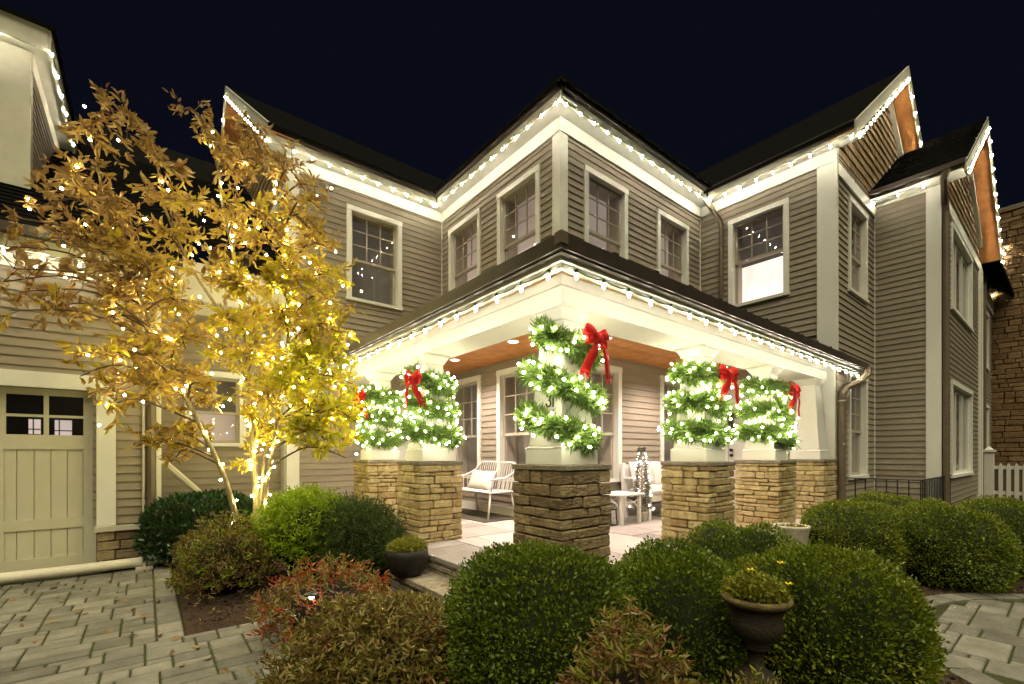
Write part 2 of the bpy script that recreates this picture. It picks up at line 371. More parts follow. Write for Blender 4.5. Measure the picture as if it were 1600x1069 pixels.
def window(parent, ax, p, a0, a1, z0, z1, up='blind_dim', low='blind_mid', split=.46, cols=3, rows=3, t=.085, sill=True, style='hung'):
    """trim proud of the boards, two sashes set back, every pane its own"""
    c = Vector(pt(ax, p, (a0 + a1) / 2, 0, z0))
    wroot = bpy.data.objects.new('window', None); COL.objects.link(wroot); wroot.parent = parent; wroot.location = c - wl(parent); wroot.empty_display_size = .1
    mb = MB()
    wbox(mb, ax, p, a0, a0 + t, -.06, .045, z0 + t * .6, z1 - t); wbox(mb, ax, p, a1 - t, a1, -.06, .045, z0 + t * .6, z1 - t)
    wbox(mb, ax, p, a0 - .004, a1 + .004, -.06, .052, z1 - t, z1); wbox(mb, ax, p, a0 - .012, a1 + .012, -.06, .062, z0, z0 + t * .6)
    part('trim', mb, 'white', wroot)
    i0, i1, j0, j1 = a0 + t, a1 - t, z0 + t * .6, z1 - t
    jm = MB()   # jamb box and the back of the recess
    wbox(jm, ax, p, i0 - .03, i0, -.34, -.06, j0, j1); wbox(jm, ax, p, i1, i1 + .03, -.34, -.06, j0, j1)
    wbox(jm, ax, p, i0, i1, -.34, -.06, j0 - .03, j0); wbox(jm, ax, p, i0, i1, -.34, -.06, j1, j1 + .03)
    part('jamb', jm, 'sash', wroot)
    pane_i = [0]
    def pane(x0, x1, y0, y1, d):
        m_ = MB(); wbox(m_, ax, p, x0, x1, d - .004, d, y0, y1); part('pane', m_, 'glass', wroot)
    if style == 'hung':
        zm = j0 + (j1 - j0) * split
        for (s0, s1, d, cc, rr) in ((zm - .02, j1, -.035, cols, rows), (j0, zm + .02, -.070, 1, 1)):
            sb = MB(); fw = .042
            wbox(sb, ax, p, i0, i0 + fw, d - .03, d, s0 + fw, s1 - fw); wbox(sb, ax, p, i1 - fw, i1, d - .03, d, s0 + fw, s1 - fw)
            wbox(sb, ax, p, i0, i1, d - .03, d, s0, s0 + fw); wbox(sb, ax, p, i0, i1, d - .03, d, s1 - fw, s1)
            g0, g1, h0, h1 = i0 + fw, i1 - fw, s0 + fw, s1 - fw; mw = .018
            for i in range(1, cc): x = g0 + (g1 - g0) * i / cc; wbox(sb, ax, p, x - mw / 2, x + mw / 2, d - .026, d - .004, h0, h1)
            for i in range(1, rr):
                y = h0 + (h1 - h0) * i / rr; wbox(sb, ax, p, g0, g1, d - .024, d - .006, y - mw / 2, y + mw / 2)
            part('sash', sb, 'sash', wroot)
            for i in range(cc):
                for j in range(rr):
                    pane(g0 + (g1 - g0) * i / cc + mw * .4, g0 + (g1 - g0) * (i + 1) / cc - mw * .4, h0 + (h1 - h0) * j / rr + mw * .4, h0 + (h1 - h0) * (j + 1) / rr - mw * .4, d - .013)
        for (s0, s1, mm) in ((zm, j1, up), (j0, zm, low)):
            bb = MB(); wbox(bb, ax, p, i0, i1, -.345, -.33, s0, s1); part('blind', bb, mm, wroot)
    else:   # triple casement
        sb = MB(); fw = .05; d = -.03
        wbox(sb, ax, p, i0, i1, d - .03, d, j0, j0 + fw); wbox(sb, ax, p, i0, i1, d - .03, d, j1 - fw, j1)
        for i in range(cols + 1):
            x = i0 + (i1 - i0 - fw) * i / cols; wbox(sb, ax, p, x, x + fw, d - .03, d + .012, j0 + fw, j1 - fw)
        part('sash', sb, 'white', wroot)
        for i in range(cols): x = i0 + (i1 - i0 - fw) * i / cols; pane(x + fw, i0 + (i1 - i0 - fw) * (i + 1) / cols, j0 + fw, j1 - fw, d - .013)
        bb = MB(); wbox(bb, ax, p, i0, i1, -.345, -.33, j0, j1); part('blind', bb, low, wroot)
    return wroot

# ------------------------------------------------------------------ string lights
_b = MB(); _b.lathe([(.004, 0), (.009, -.007), (.0112, -.017), (.0105, -.027), (.007, -.039), (.002, -.045)], n=8)
BULB = _b.mesh('bulb', 'bulb_light', True)
def ico(name, r, m):
    bm = bmesh.new(); bmesh.ops.create_icosphere(bm, subdivisions=1, radius=r); me = bpy.data.meshes.new(name); bm.to_mesh(me); bm.free()
    me.materials.append(M[m]); return me
MINI = ico('mini_bulb', .0125, 'mini_light'); TMINI = ico('tree_bulb', .0125, 'tree_light'); WMINI = ico('white_bulb', .0075, 'white_mini_light')
def string_lights(label, pts, spacing=.28, start=.05, group='string lights along the roof edges', hang=True):
    """sagging wire along a polyline with screw-in bulbs"""
    pts = [Vector(p) for p in pts]
    root = thing('string_light', pts[0], label, 'string lights', group)
    wpts = []; bulbs = []; sock = MB()
    for a, b in zip(pts[:-1], pts[1:]):
        n = max(1, round((b - a).length / spacing))
        for i in range(n + 1):
            q = a.lerp(b, i / n)
            if i < n or b is pts[-1]: bulbs.append(q)
            for s in ((0, 0), (.35, -.012), (.7, -.011)):
                if i < n: wpts.append(a.lerp(b, (i + s[0]) / n) + Vector((0, 0, s[1])))
    wpts.append(pts[-1])
    mb = MB(); mb.tube(wpts, .004, 4, False)
    for q in bulbs: mb.lathe([(.011, -.020), (.012, .004), (.008, .010)], q, 6)
    part('wire', mb, 'wire', root)
    for q in bulbs:
        o = link('bulb', BULB, q + Vector((0, 0, -.018)) - wl(root), root); o.rotation_euler = (random.uniform(-.12, .12), random.uniform(-.12, .12), random.uniform(0, 6))
    return root

# ------------------------------------------------------------------ ground, paving
G = -.05; FZ = .33
mb = MB(); mb.add([(-300, -300, G - .06), (300, -300, G - .06), (300, 300, G - .06), (-300, 300, G - .06)], [(0, 1, 2, 3)])
tag(part('ground', mb, 'lawn'), 'dark unlit ground around the house', kind='structure')
def ashlar(x0, x1, y0, y1, m, sizes, seed, inside=None):
    """fill a grid of module m with pieces of mixed size; returns rectangles"""
    rnd = random.Random(seed); nx = max(1, round((x1 - x0) / m)); ny = max(1, round((y1 - y0) / m)); mx, my = (x1 - x0) / nx, (y1 - y0) / ny; occ = [[False] * ny for _ in range(nx)]; out = []
    for j in range(ny):
        for i in range(nx):
            if occ[i][j]: continue
            opts = [s for s in sizes if i + s[0] <= nx and j + s[1] <= ny and not any(occ[i + a][j + b] for a in range(s[0]) for b in range(s[1]))]
            s = rnd.choice(opts) if opts else (1, 1)
            for a in range(s[0]):
                for b in range(s[1]): occ[i + a][j + b] = True
            r = (x0 + i * mx, x0 + (i + s[0]) * mx, y0 + j * my, y0 + (j + s[1]) * my)
            if inside is None or inside((r[0] + r[1]) / 2, (r[2] + r[3]) / 2): out.append(r)
    return out
PAVE = {}
def paver_obj(name, r, z, th, m, parent, gap=.006, bev=.007, tilt=.004):
    sx, sy = round(r[1] - r[0] - gap * 2, 3), round(r[3] - r[2] - gap * 2, 3)
    key = (name, sx, sy, th, m)
    if key not in PAVE:
        b = MB(); b.box((-sx / 2, -sy / 2, -th), (sx / 2, sy / 2, 0)); PAVE[key] = bevel_mesh(b.mesh(name, m), bev)
    o = link(name, PAVE[key], Vector(((r[0] + r[1]) / 2, (r[2] + r[3]) / 2, z)) - wl(parent), parent)
    o.rotation_euler = (random.uniform(-tilt, tilt), random.uniform(-tilt, tilt), random.uniform(-tilt, tilt) * 1.5)
    o.location.z += random.uniform(-.003, .003)
    return o
# driveway in front of the garage
mb = MB(); mb.box((-6, -3, G - .055), (.86, 4.22, G - .012)); mb.box((-6, 4.22, G - .055), (.23, 7.32, G - .012))
drive = part('driveway', mb, 'joint'); tag(drive, 'grey paved driveway in front of the garage door', kind='structure')
SZ = [(4, 2), (3, 2), (2, 2), (4, 3), (3, 3), (4, 2), (3, 2), (5, 2), (2, 1), (3, 1)]
for r in ashlar(-1.95, .058, 4.215, 7.06, .072, SZ, 3) + ashlar(-1.95, .855, 2.4, 4.215, .072, SZ, 5): paver_obj('paver', r, G, .035, 'paver', drive)
y = 4.22
while y < 7.0:   # single border course beside the planting bed
    d = random.choice([.15, .2, .24]); paver_obj('paver', (.060, .228, y, y + d), G, .035, 'paver', drive); y += d
# walk at the right, pieces inside an arc plus a curved border
AC, AR = Vector((5.2, -.85)), 1.86
mb = MB(); mb.lathe([(.01, G - .05), (AR - .01, G - .05), (AR - .01, G - .012), (.01, G - .012)], (AC.x, AC.y, 0), 64); mb.box((4.4, -8, G - .05), (6.4, -2.2, G - .014)); walk = part('walkway', mb, 'joint'); tag(walk, 'grey stone walkway between the clipped hedges', kind='structure')
def in_walk(x, y): return (Vector((x, y)) - AC).length < AR - .15
nwalk = 0
for r in ashlar(3.3, 7.1, -1.6, 1.0, .09, [(4, 2), (3, 2), (5, 2), (6, 3), (5, 3), (4, 3), (3, 3), (6, 2)], 11, in_walk):
    paver_obj('paver', r, G, .035, 'paver', walk); nwalk += 1
for i in range(30):
    a0 = R(-20 + i * 8); a1 = R(-20 + (i + 1) * 8 - .5); m_ = MB()
    q = [(AC.x + rr * math.cos(a), AC.y + rr * math.sin(a)) for rr, a in ((AR - .18, a0), (AR, a0), (AR, a1), (AR - .18, a1))]
    m_.hexa([(x, y, G - .03) for x, y in q] + [(x, y, G + .007) for x, y in q]); part('border_paver', m_, 'paver', walk)
# planting bed, a mound of mulch
def bed(name, label, x0, x1, y0, y1, h, seed, n=46, edge=None):
    rng = np.random.default_rng(seed); xs = np.linspace(x0, x1, n); ys = np.linspace(y0, y1, n); X, Y = np.meshgrid(xs, ys, indexing='ij')
    e = np.minimum(np.minimum(X - x0, x1 - X), np.minimum(Y - y0, y1 - Y)); z = G - .03 + np.clip(e / .25, 0, 1) * h + rng.normal(0, .009, X.shape)
    if edge: z = np.where(np.hypot(X - edge[0], Y - edge[1]) < edge[2], G - .07, z)
    V = np.stack([X, Y, z], -1).reshape(-1, 3); i = np.arange(n * n).reshape(n, n)
    F = np.stack([i[:-1, :-1], i[1:, :-1], i[1:, 1:], i[:-1, 1:]], -1).reshape(-1, 4)
    o = part(name, fast_mesh(name, V, F, 'mulch', smooth=True), None); tag(o, label, kind='structure')
    nl = int(500 * (x1 - x0) * (y1 - y0)); P = np.stack([rng.uniform(x0 + .05, x1 - .05, nl), rng.uniform(y0 + .05, y1 - .05, nl), np.full(nl, G - .02 + h)], 1) + rng.normal(0, .008, (nl, 3))
    if edge: P = P[np.hypot(P[:, 0] - edge[0], P[:, 1] - edge[1]) > edge[2] + .03]; nl = len(P)
    D = rng.normal(size=(nl, 3)); D[:, 2] *= .25
    Vl, Fl = leaves(P, D, rng.uniform(.02, .055, nl), rng.uniform(.008, .022, nl))
    c = part('mulch_chips', fast_mesh('mulch_chips', Vl, Fl, ['dead_leaf', 'mulch', 'brown_core'], rng.choice(3, nl, p=[.2, .5, .3])), None, o); tag(c, kind='stuff')
    return o
bed('planting_bed', 'brown mulch bed under the leafy tree', .235, 2.12, 4.24, 8.05, .05, 1)
bed('planting_bed', 'dark mulch bed in front of the porch', .86, 3.1, .3, 4.22, .03, 2)
bed('planting_bed', 'dark mulch strip beneath the clipped hedge', 3.1, 9.8, -1.5, 2.12, .03, 4, 90, (5.2, -.85, 1.84))

# ------------------------------------------------------------------ the house, central block and left wing
UC, VC = 4.53, 4.557          # corner of the central block
VL = 7.82; UL = 1.745         # left wing front, its outer corner
UW, VW = 8.30, 2.34           # right wing
U2, V2 = 10.38, 1.45          # second gable
ZF = 5.83                     # underside of the frieze
house = thing('house', (UC, VC, 0), 'two storey taupe clapboard house block with white corner boards behind the porch', 'house')
upL = [(4.944, 5.978, 3.95, 5.575), (6.472, 7.517, 3.95, 5.575)]
loL = [(4.944, 5.985, .88, 2.68), (6.468, 7.513, .88, 2.68)]
upR = [(5.0, 6.02, 3.95, 5.555), (6.847, 7.84, 3.95, 5.54)]
loR = [(4.86, 5.86, .88, 2.68), (6.95, 7.89, .88, 2.68)]
wall(house, 'V', UC, VC, VL, 3.2, 6.06, upL, bz0=4.05, ba=(VC + .12, VL))
wall(house, 'V', UC, VC, VL, .3, 3.2, loL, bz0=.45, ba=(VC + .12, VL))
wall(house, 'U', VC, UC + .1, UW, 3.2, 6.06, upR, bz0=4.05, ba=(UC + .12, UW))
wall(house, 'U', VC, UC + .1, UW, .3, 3.2, loR, bz0=.45, ba=(UC + .12, UW))
leftW = [(2.652, 3.66, 3.95, 5.575)]
wall(house, 'U', VL, UL + .02, UC, 2.7, 6.06, leftW, bz0=2.75, ba=(UL + .155, UC))
wall(house, 'U', VL, UL + .02, UC, -.05, 2.7, [(3.05, 3.86, .33, 2.36)], bz0=.25, ba=(UL + .155, 2.9))
for o in upL: window(house, 'V', UC, *o)
for o in upR: window(house, 'U', VC, *o)
for o in loL: window(house, 'V', UC, *o, up='blind_dark', low='blind_dark', split=.42)
for o in loR: window(house, 'U', VC, *o, up='blind_dark', low='blind_dark', split=.42)
window(house, 'U', VL, *leftW[0], up='blind_dark', low='blind_dark')
# corner boards, frieze, base boards
for ax, p, a0, a1 in (('V', UC, VC, VC + .12), ('U', VC, UC, UC + .12)):
    trimboard(house, ax, p, a0 + (.022 if ax == 'U' else -.036), a1, .472, ZF - .001, .036, name='corner_board')
trimboard(house, 'U', VL, UL, UL + .155, -.05, 5.95, .036, name='corner_board')
trimboard(house, 'V', UL, VL - .034, VL + .02, -.05, 5.95, .030, name='corner_board')
for ax, p, a0, a1 in (('V', UC, VC - .05, VL - .052), ('U', VC, UC + .022, UW - .052), ('U', VL, UL - .04, UC - .0)):
    trimboard(house, ax, p, a0, a1, ZF, 6.02, .05, name='frieze')
for ax, p, a0, a1 in (('V', UC, VC - .03, VL), ('U', VC, UC + .022, UW)):
    trimboard(house, ax, p, a0, a1, .33, .47, .03, name='base_board')
for ax, p, a in (('V', UC, VL - .03), ('U', VC, UW - .03), ('U', VL, UC - .03)):
    trimboard(house, ax, p, a, a + .028, 2.9, ZF, .032, name='corner_bead')
# eaves of the central block: soffit, fascia, gutter
EV = 4.21
def eave(parent, ax, p, a0, a1, over, s0=None, s1=None, zs=6.03, zf=5.97, zt=6.14, wallp=None):
    """soffit from the wall outwards, fascia board, dark gutter; ends run a0..a1"""
    mb = MB(); wbox(mb, ax, p, a0 if s0 is None else s0, a1 if s1 is None else s1, -.02, over, zs, zs + .02); part('soffit', mb, 'white', parent)
    mb = MB(); wbox(mb, ax, p, a0, a1, over, over + .03, zf, zs + .12); part('fascia', mb, 'cream_board', parent)
    mb = MB(); wbox(mb, ax, p, a0, a1, over + .03, over + .075, zt - .05, zt - .004); wbox(mb, ax, p, a0, a1, over + .075, over + .10, zt - .04, zt + .004); part('gutter', mb, 'gutter', parent)
eave(house, 'V', UC, VC - .32 - .0, VL - .33, .27, None, VL - .272)
eave(house, 'U', VC, UC - .269, UW - .31, .27, UC + .022, UW)
eave(house, 'U', VL, UL - .36, UC - .31, .27, None, UC)
# roofs
roofc = MB()
e, zt, s = 4.12, 6.12, .72
roofc.slab([(e, e, zt), (e + 4, e + 4, zt + 4 * s), (e + 4, 14, zt + 4 * s), (e, 14, zt)], (0, 0, .05))
roofc.slab([(e, e, zt), (14, e, zt), (14, e + 4, zt + 4 * s), (e + 4, e + 4, zt + 4 * s)], (0, 0, .05))
part('roof', roofc, 'roof', house)
RU, RV, RZ = 1.38, 12.0, 9.52          # left wing gable: rake plane and ridge
er = MB(); er.slab([(RU, 7.42, 6.12), (9, 7.42, 6.12), (9, RV, RZ), (RU, RV, RZ)], (0, 0, .06))
er.slab([(RU, RV, RZ), (9, RV, RZ), (9, 16.58, 6.12), (RU, 16.58, 6.12)], (0, 0, .06)); lroof = part('roof', er, 'roof', house)
sf = MB(); sl_ = (RZ - 6.12) / (RV - 7.42)
sf.slab([(RU + .03, 7.44, 6.07), (UL, 7.44, 6.07), (UL, RV, RZ - .06), (RU + .03, RV, RZ - .06)], (0, 0, .02)); sf.slab([(RU + .03, RV, RZ - .06), (UL, RV, RZ - .06), (UL, 16.5, 6.12), (RU + .03, 16.5, 6.12)], (0, 0, .02))
part('rake_soffit', sf, 'wood', lroof)
rk = MB(); rk.slab([(RU, 7.42, 5.96), (RU, 7.42, 6.18), (RU, RV, RZ + .07), (RU, RV, RZ - .16)], (.03, 0, 0)); part('rake_board', rk, 'cream_board', lroof)
rk = MB(); rk.slab([(RU, 16.58, 5.96), (RU, 16.58, 6.18), (RU, RV, RZ + .07), (RU, RV, RZ - .16)], (.03, 0, 0)); part('rake_board', rk, 'cream_board', lroof)
gw = MB(); gw.add([(UL, VL, -.05), (UL, 16.2, -.05), (UL, 16.2, 6.0), (UL, RV, RZ - .1), (UL, VL, 6.25)], [(0, 1, 2, 3, 4)])
part('gable_wall', gw, 'siding', house)
def shakes(parent, ax, p, tri, z0, exposure=.16, w=.15, seed=0, d=.03, m='shake'):
    """wooden shakes inside a gable; tri(z) gives the span at height z"""
    rnd = random.Random(seed); mb = MB(); z = z0
    while True:
        sp = tri(z + exposure * .5)
        if sp is None or sp[1] - sp[0] < .08: break
        a = sp[0]
        while a < sp[1] - .02:
            b = min(sp[1], a + w * rnd.uniform(.7, 1.4)); dd = d + rnd.uniform(-.006, .006); zz = z + rnd.uniform(-.008, .008)
            q = [(a + .004, 0, zz), (b - .004, 0, zz), (b - .004, dd, zz), (a + .004, dd, zz), (a + .004, 0, z + exposure), (b - .004, 0, z + exposure), (b - .004, .010, z + exposure), (a + .004, .010, z + exposure)]
            mb.hexa([pt(ax, p, x, dq, zq) for x, dq, zq in q]); a = b
        z += exposure
    return part('shakes', mb, m, parent, kind='stuff')
shakes(house, 'V', UL, lambda z: ((7.42 + (z - 5.9) / sl_ + .1, 16.58 - (z - 5.9) / sl_ - .1) if z < RZ - .3 else None) if z > 6 else (VL, 16.1), 5.6, seed=5)
trimboard(house, 'V', UL, VL, 16.2, 5.45, 5.6, .04, name='band_board')
# white door at the end of the porch with a lantern bracket
dr = MB(); wbox(dr, 'U', VL, 3.12, 3.79, -.05, -.01, .35, 2.28); dwr = part('door', dr, 'door_paint', house)
for z0, z1 in ((.5, 1.1), (1.25, 2.15)):
    q = MB(); wbox(q, 'U', VL, 3.22, 3.69, -.012, .006, z0, z1); part('door_panel', q, 'door_paint', dwr)
q = MB(); wbox(q, 'U', VL, 3.02, 3.12, -.05, .04, .33, 2.4); wbox(q, 'U', VL, 3.79, 3.89, -.05, .04, .33, 2.4); wbox(q, 'U', VL, 3.12, 3.79, -.05, .04, 2.28, 2.4); part('door_frame', q, 'white', dwr)
# brown downspout in the right inner corner
q = MB(); q.tube([(8.02, 4.27, 6.02), (8.06, 4.25, 5.9), (8.20, 4.12, 5.62), (8.23, 4.10, 5.5), (8.23, 4.10, 3.6)], .042, 8); part('downspout', q, 'brown_pipe', house)

# ------------------------------------------------------------------ right wing with the tall gable
wing = thing('house_wing', (UW, VW, 0), 'taupe clapboard wing with a steep shake gable and orange soffit above the porch end', 'house wing')
W5 = (2.982, 3.985, 3.95, 5.555); W7 = (8.832, 9.852, 3.95, 5.49); W8 = (8.832, 9.852, .90, 2.66)
wall(wing, 'V', UW, VW + .02, VC, 2.9, 6.0, [W5], bz0=3.2, ba=(VW + .24, VC))
wall(wing, 'V', UW, VW + .02, VC, .3, 2.9, [(2.95, 4.12, .33, 2.66)], bz0=.45, ba=(VW + .1, VC), boards=False)
wall(wing, 'U', VW, UW, U2, -.05, 6.0, [W7, W8], bz0=.12, ba=(UW + .0, U2))
window(wing, 'V', UW, *W5, up='blind_dark', low='blind_lit', split=.52); window(wing, 'U', VW, *W7, up='blind_dark', low='blind_dim'); window(wing, 'U', VW, *W8, up='blind_dark', low='blind_dim')
trimboard(wing, 'V', UW, VW, VW + .24, .33, 5.95, .036, name='corner_board'); trimboard(wing, 'U', VW, UW - .034, UW + .03, 2.6, 5.95, .03, name='corner_board')
trimboard(wing, 'V', UW, VW - .03, VC, ZF, 6.02, .05, name='frieze'); trimboard(wing, 'U', VW, UW, U2, 5.62, 5.80, .045, name='band_board')
trimboard(wing, 'U', VW, U2 - .03, U2 - .002, .3, 5.62, .032, name='corner_bead')
eave(wing, 'V', UW, 1.99, VC - .33, .27, None, VC - .272)
RU2, RZ2, RK = 11.10, 8.50, 1.97; sw = (RZ2 - 5.98) / (RU2 - 7.9)
r2 = MB(); r2.slab([(7.9, RK, 6.04), (RU2, RK, RZ2), (RU2, 13, RZ2), (7.9, 13, 6.04)], (0, 0, .06)); r2.slab([(RU2, RK, RZ2), (14.3, RK, 6.04), (14.3, 13, 6.04), (RU2, 13, RZ2)], (0, 0, .06)); wroof = part('roof', r2, 'roof', wing)
sf = MB(); sf.slab([(7.92, RK + .03, 5.98), (RU2, RK + .03, RZ2 - .06), (RU2, VW, RZ2 - .06), (7.92, VW, 5.98)], (0, 0, .02)); sf.slab([(RU2, RK + .03, RZ2 - .06), (14.28, RK + .03, 5.98), (14.28, VW, 5.98), (RU2, VW, RZ2 - .06)], (0, 0, .02)); part('rake_soffit', sf, 'wood', wroof)
for e_ in (7.9, 14.3):
    rk = MB(); rk.slab([(e_, RK, 5.88), (e_, RK, 6.10), (RU2, RK, RZ2 + .07), (RU2, RK, RZ2 - .15)], (0, .03, 0)); part('rake_board', rk, 'cream_board', wroof)
gw = MB(); gw.add([(UW, VW, 5.8), (13.9, VW, 5.8), (13.9, VW, 6.2), (RU2, VW, RZ2 - .08), (UW, VW, 6.25)], [(0, 1, 2, 3, 4)]); part('gable_wall', gw, 'siding', wing)
shakes(wing, 'U', VW, lambda z: (UW - .0 if z < 6.15 else 7.9 + (z - 5.86) / sw, 14.3 - (z - 5.86) / sw) if z < RZ2 - .25 else None, 5.80, seed=8)
rb = MB(); rb.beam((8.05, VW - .03, 6.03), (RU2, VW - .03, RZ2 - .17), .05, .12, (0, 1, 0)); rb.beam((14.1, VW - .03, 6.07), (RU2, VW - .03, RZ2 - .17), .05, .12, (0, 1, 0)); part('frieze', rb, 'white', wing)
# front door of the wing inside the porch
dr = MB(); wbox(dr, 'V', UW, 3.13, 3.99, -.05, -.01, .36, 2.5); fd = part('front_door', dr, 'door_paint', wing)
for a0, a1, z0, z1 in ((3.23, 3.52, .5, 1.15), (3.6, 3.89, .5, 1.15), (3.23, 3.52, 1.3, 2.38), (3.6, 3.89, 1.3, 2.38)):
    q = MB(); wbox(q, 'V', UW, a0, a1, -.012, .004, z0, z1); part('door_panel', q, 'door_paint', fd)
q = MB(); wbox(q, 'V', UW, 2.99, 3.13, -.05, .045, .33, 2.64); wbox(q, 'V', UW, 3.99, 4.13, -.05, .045, .33, 2.64); wbox(q, 'V', UW, 3.13, 3.99, -.05, .045, 2.5, 2.64); part('door_frame', q, 'white', fd)
for z in (1.29, 1.385):
    q = MB(); q.tube([(UW + .0, 3.93, z), (UW - .035, 3.93, z), (UW - .05, 3.93, z), (UW - .06, 3.93, z)], [.02, .012, .03, .022], 10); part('door_knob', q, 'black_metal', fd)

# ------------------------------------------------------------------ second gable block and what lies beyond
far = thing('house_wing', (U2, V2, 0), 'narrow taupe clapboard block with shingled roof and triple windows beside the picket fence', 'house wing')
W13 = (11.31, 13.85, .88, 2.66); W14 = (11.31, 13.85, 3.93, 5.50)
wall(far, 'V', U2, V2, VW, -.05, 6.0, bz0=.22, ba=(V2 + .165, VW - .026))
wall(far, 'U', V2, U2, 15.1, -.05, 6.0, [W13, W14], bz0=.42, ba=(U2, 15.1), stuff=True)
window(far, 'U', V2, *W13, low='blind_dark', style='casement'); window(far, 'U', V2, *W14, low='blind_dark', style='casement')
trimboard(far, 'V', U2, V2 - .03, V2 + .165, .1, 5.95, .036, name='corner_board'); trimboard(far, 'U', V2, U2 - .03, U2 + .05, .1, 5.6, .03, name='corner_board')
trimboard(far, 'V', U2, V2 - .03, VW, ZF - .04, 6.0, .045, name='frieze'); trimboard(far, 'U', V2, U2, 15.1, 5.56, 5.74, .045, name='band_board'); trimboard(far, 'U', V2, 14.95, 15.13, .1, 5.56, .04, name='corner_board')
RU3, RZ3, RK3 = 12.77, 7.83, 1.08; L3, R3, Z3 = 10.02, 15.52, 5.90; s3 = (RZ3 - Z3) / (RU3 - L3)
r3 = MB(); r3.slab([(L3, RK3, Z3), (RU3, RK3, RZ3), (RU3, VW - .02, RZ3), (L3, VW - .02, Z3)], (0, 0, .04)); r3.slab([(RU3, RK3, RZ3), (R3, RK3, Z3), (R3, VW + 2, Z3), (RU3, VW + 2, RZ3)], (0, 0, .05)); froof = part('roof', r3, 'roof', far)
sf = MB(); sf.slab([(L3 + .02, RK3 + .03, Z3 - .06), (RU3, RK3 + .03, RZ3 - .06), (RU3, V2, RZ3 - .06), (L3 + .02, V2, Z3 - .06)], (0, 0, .02)); sf.slab([(RU3, RK3 + .03, RZ3 - .06), (R3 - .02, RK3 + .03, Z3 - .06), (R3 - .02, V2, Z3 - .06), (RU3, V2, RZ3 - .06)], (0, 0, .02)); part('rake_soffit', sf, 'wood', froof)
for e_ in (L3, R3):
    rk = MB(); rk.slab([(e_, RK3, Z3 - .14), (e_, RK3, Z3 + .05), (RU3, RK3, RZ3 + .05), (RU3, RK3, RZ3 - .15)], (0, .03, 0)); part('rake_board', rk, 'cream_board', froof)
# the visible slope carries separate shingles
SHN = {}
def shingle_rows(parent, origin, along, upslope, nrm, length, rows, tab=.30, expo=.142, seed=0, joined=False):
    rnd = random.Random(seed); A = Vector(along).normalized(); U_ = Vector(upslope).normalized(); N_ = Vector(nrm).normalized(); O = Vector(origin); jm = MB()
    for i in range(rows):
        x = -rnd.random() * tab
        while x < length:
            x0, x1 = max(x, 0), min(x + tab, length); x += tab
            if x1 - x0 < .04: continue
            th = .010 + rnd.uniform(0, .006); p0 = O + U_ * (i * expo); g = .004
            q = [p0 + A * (x0 + g), p0 + A * (x1 - g), p0 + U_ * (expo * 1.15) + A * (x1 - g), p0 + U_ * (expo * 1.15) + A * (x0 + g)]
            lift = [N_ * (th + .010), N_ * (th + .010), N_ * .006, N_ * .006]
            pts_ = [q_ + N_ * .001 for q_ in q] + [q_ + l for q_, l in zip(q, lift)]
            if joined: jm.hexa(pts_)
            else:
                m_ = MB(); m_.hexa(pts_); part('shingle', m_, 'roof', parent)
    if joined: part('shingles', jm, 'roof', parent, kind='stuff')
shingle_rows(froof, (L3 - .03, RK3, Z3 + .035), (0, 1, 0), (1, 0, s3), (-s3, 0, 1), VW - RK3 - .02, 23, seed=2)
gw = MB(); gw.add([(U2, V2, 5.7), (15.1, V2, 5.7), (RU3, V2, RZ3 - .1), ], [(0, 1, 2)]); part('gable_wall', gw, 'siding', far)
shakes(far, 'U', V2, lambda z: (max(U2, L3 + (z - Z3 + .12) / s3), min(15.1, R3 - (z - Z3 + .12) / s3)) if z < RZ3 - .2 else None, 5.74, seed=9)
rb = MB(); rb.beam((14.98, V2 - .03, 6.08), (RU3, V2 - .03, RZ3 - .18), .05, .12, (0, 1, 0)); rb.beam((10.5, V2 - .03, 6.03), (RU3, V2 - .03, RZ3 - .18), .05, .12, (0, 1, 0)); part('frieze', rb, 'white', far)
mb = MB(); mb.box((L3 - .09, RK3 + .02, Z3 - .03), (L3 + .0, VW - .03, Z3 + .045)); part('gutter', mb, 'gutter', far)
mb = MB(); mb.box((L3 + .0, RK3 + .05, Z3 - .075), (U2, VW - .03, Z3 - .06)); part('soffit', mb, 'white', far)
q = MB(); q.tube([(L3 - .04, 1.30, Z3 + .0), (L3 - .02, 1.34, Z3 - .15), (U2 - .02, V2 - .07, Z3 - .42), (U2 + .02, V2 - .075, Z3 - .55), (U2 + .02, V2 - .075, .1)], .05, 8); part('downspout', q, 'brown_pipe', far)
rear = thing('house_wing', (15.1, 1.6, 0), 'distant narrow clapboard bay with white trim between the gable and the chimney', 'house wing')
RW = [(18.0, 18.9, .8, 2.7), (18.0, 18.9, 3.7, 5.3)]
wall(rear, 'U', 1.63, 15.1, 19.8, -.05, 5.9, RW, bz0=.4, stuff=True)
for o in RW: window(rear, 'U', 1.63, *o, up='blind_dark', low='blind_dark', cols=1, rows=1)
trimboard(rear, 'U', 1.63, 16.9, 17.3, .1, 5.9, .06, name='corner_board'); trimboard(rear, 'U', 1.63, 15.1, 20.6, 5.5, 5.9, .05, name='frieze')
mb = MB(); mb.slab([(15.75, 1.16, 5.95), (20.9, 1.16, 5.95), (20.9, 4, 8.2), (15.75, 4, 8.2)], (0, 0, .12)); part('roof', mb, 'roof', rear)
q = MB(); q.tube([(17.0, 1.5, 5.9), (16.6, 1.5, 5.6), (16.6, 1.5, .1)], .06, 8); part('downspout', q, 'brown_pipe', rear)
q = MB(); q.tube([(15.5, 1.5, 5.9), (15.4, 1.45, 5.6), (15.4, 1.45, .1)], .06, 8); part('drain_pipe', q, 'pipe_white', rear)
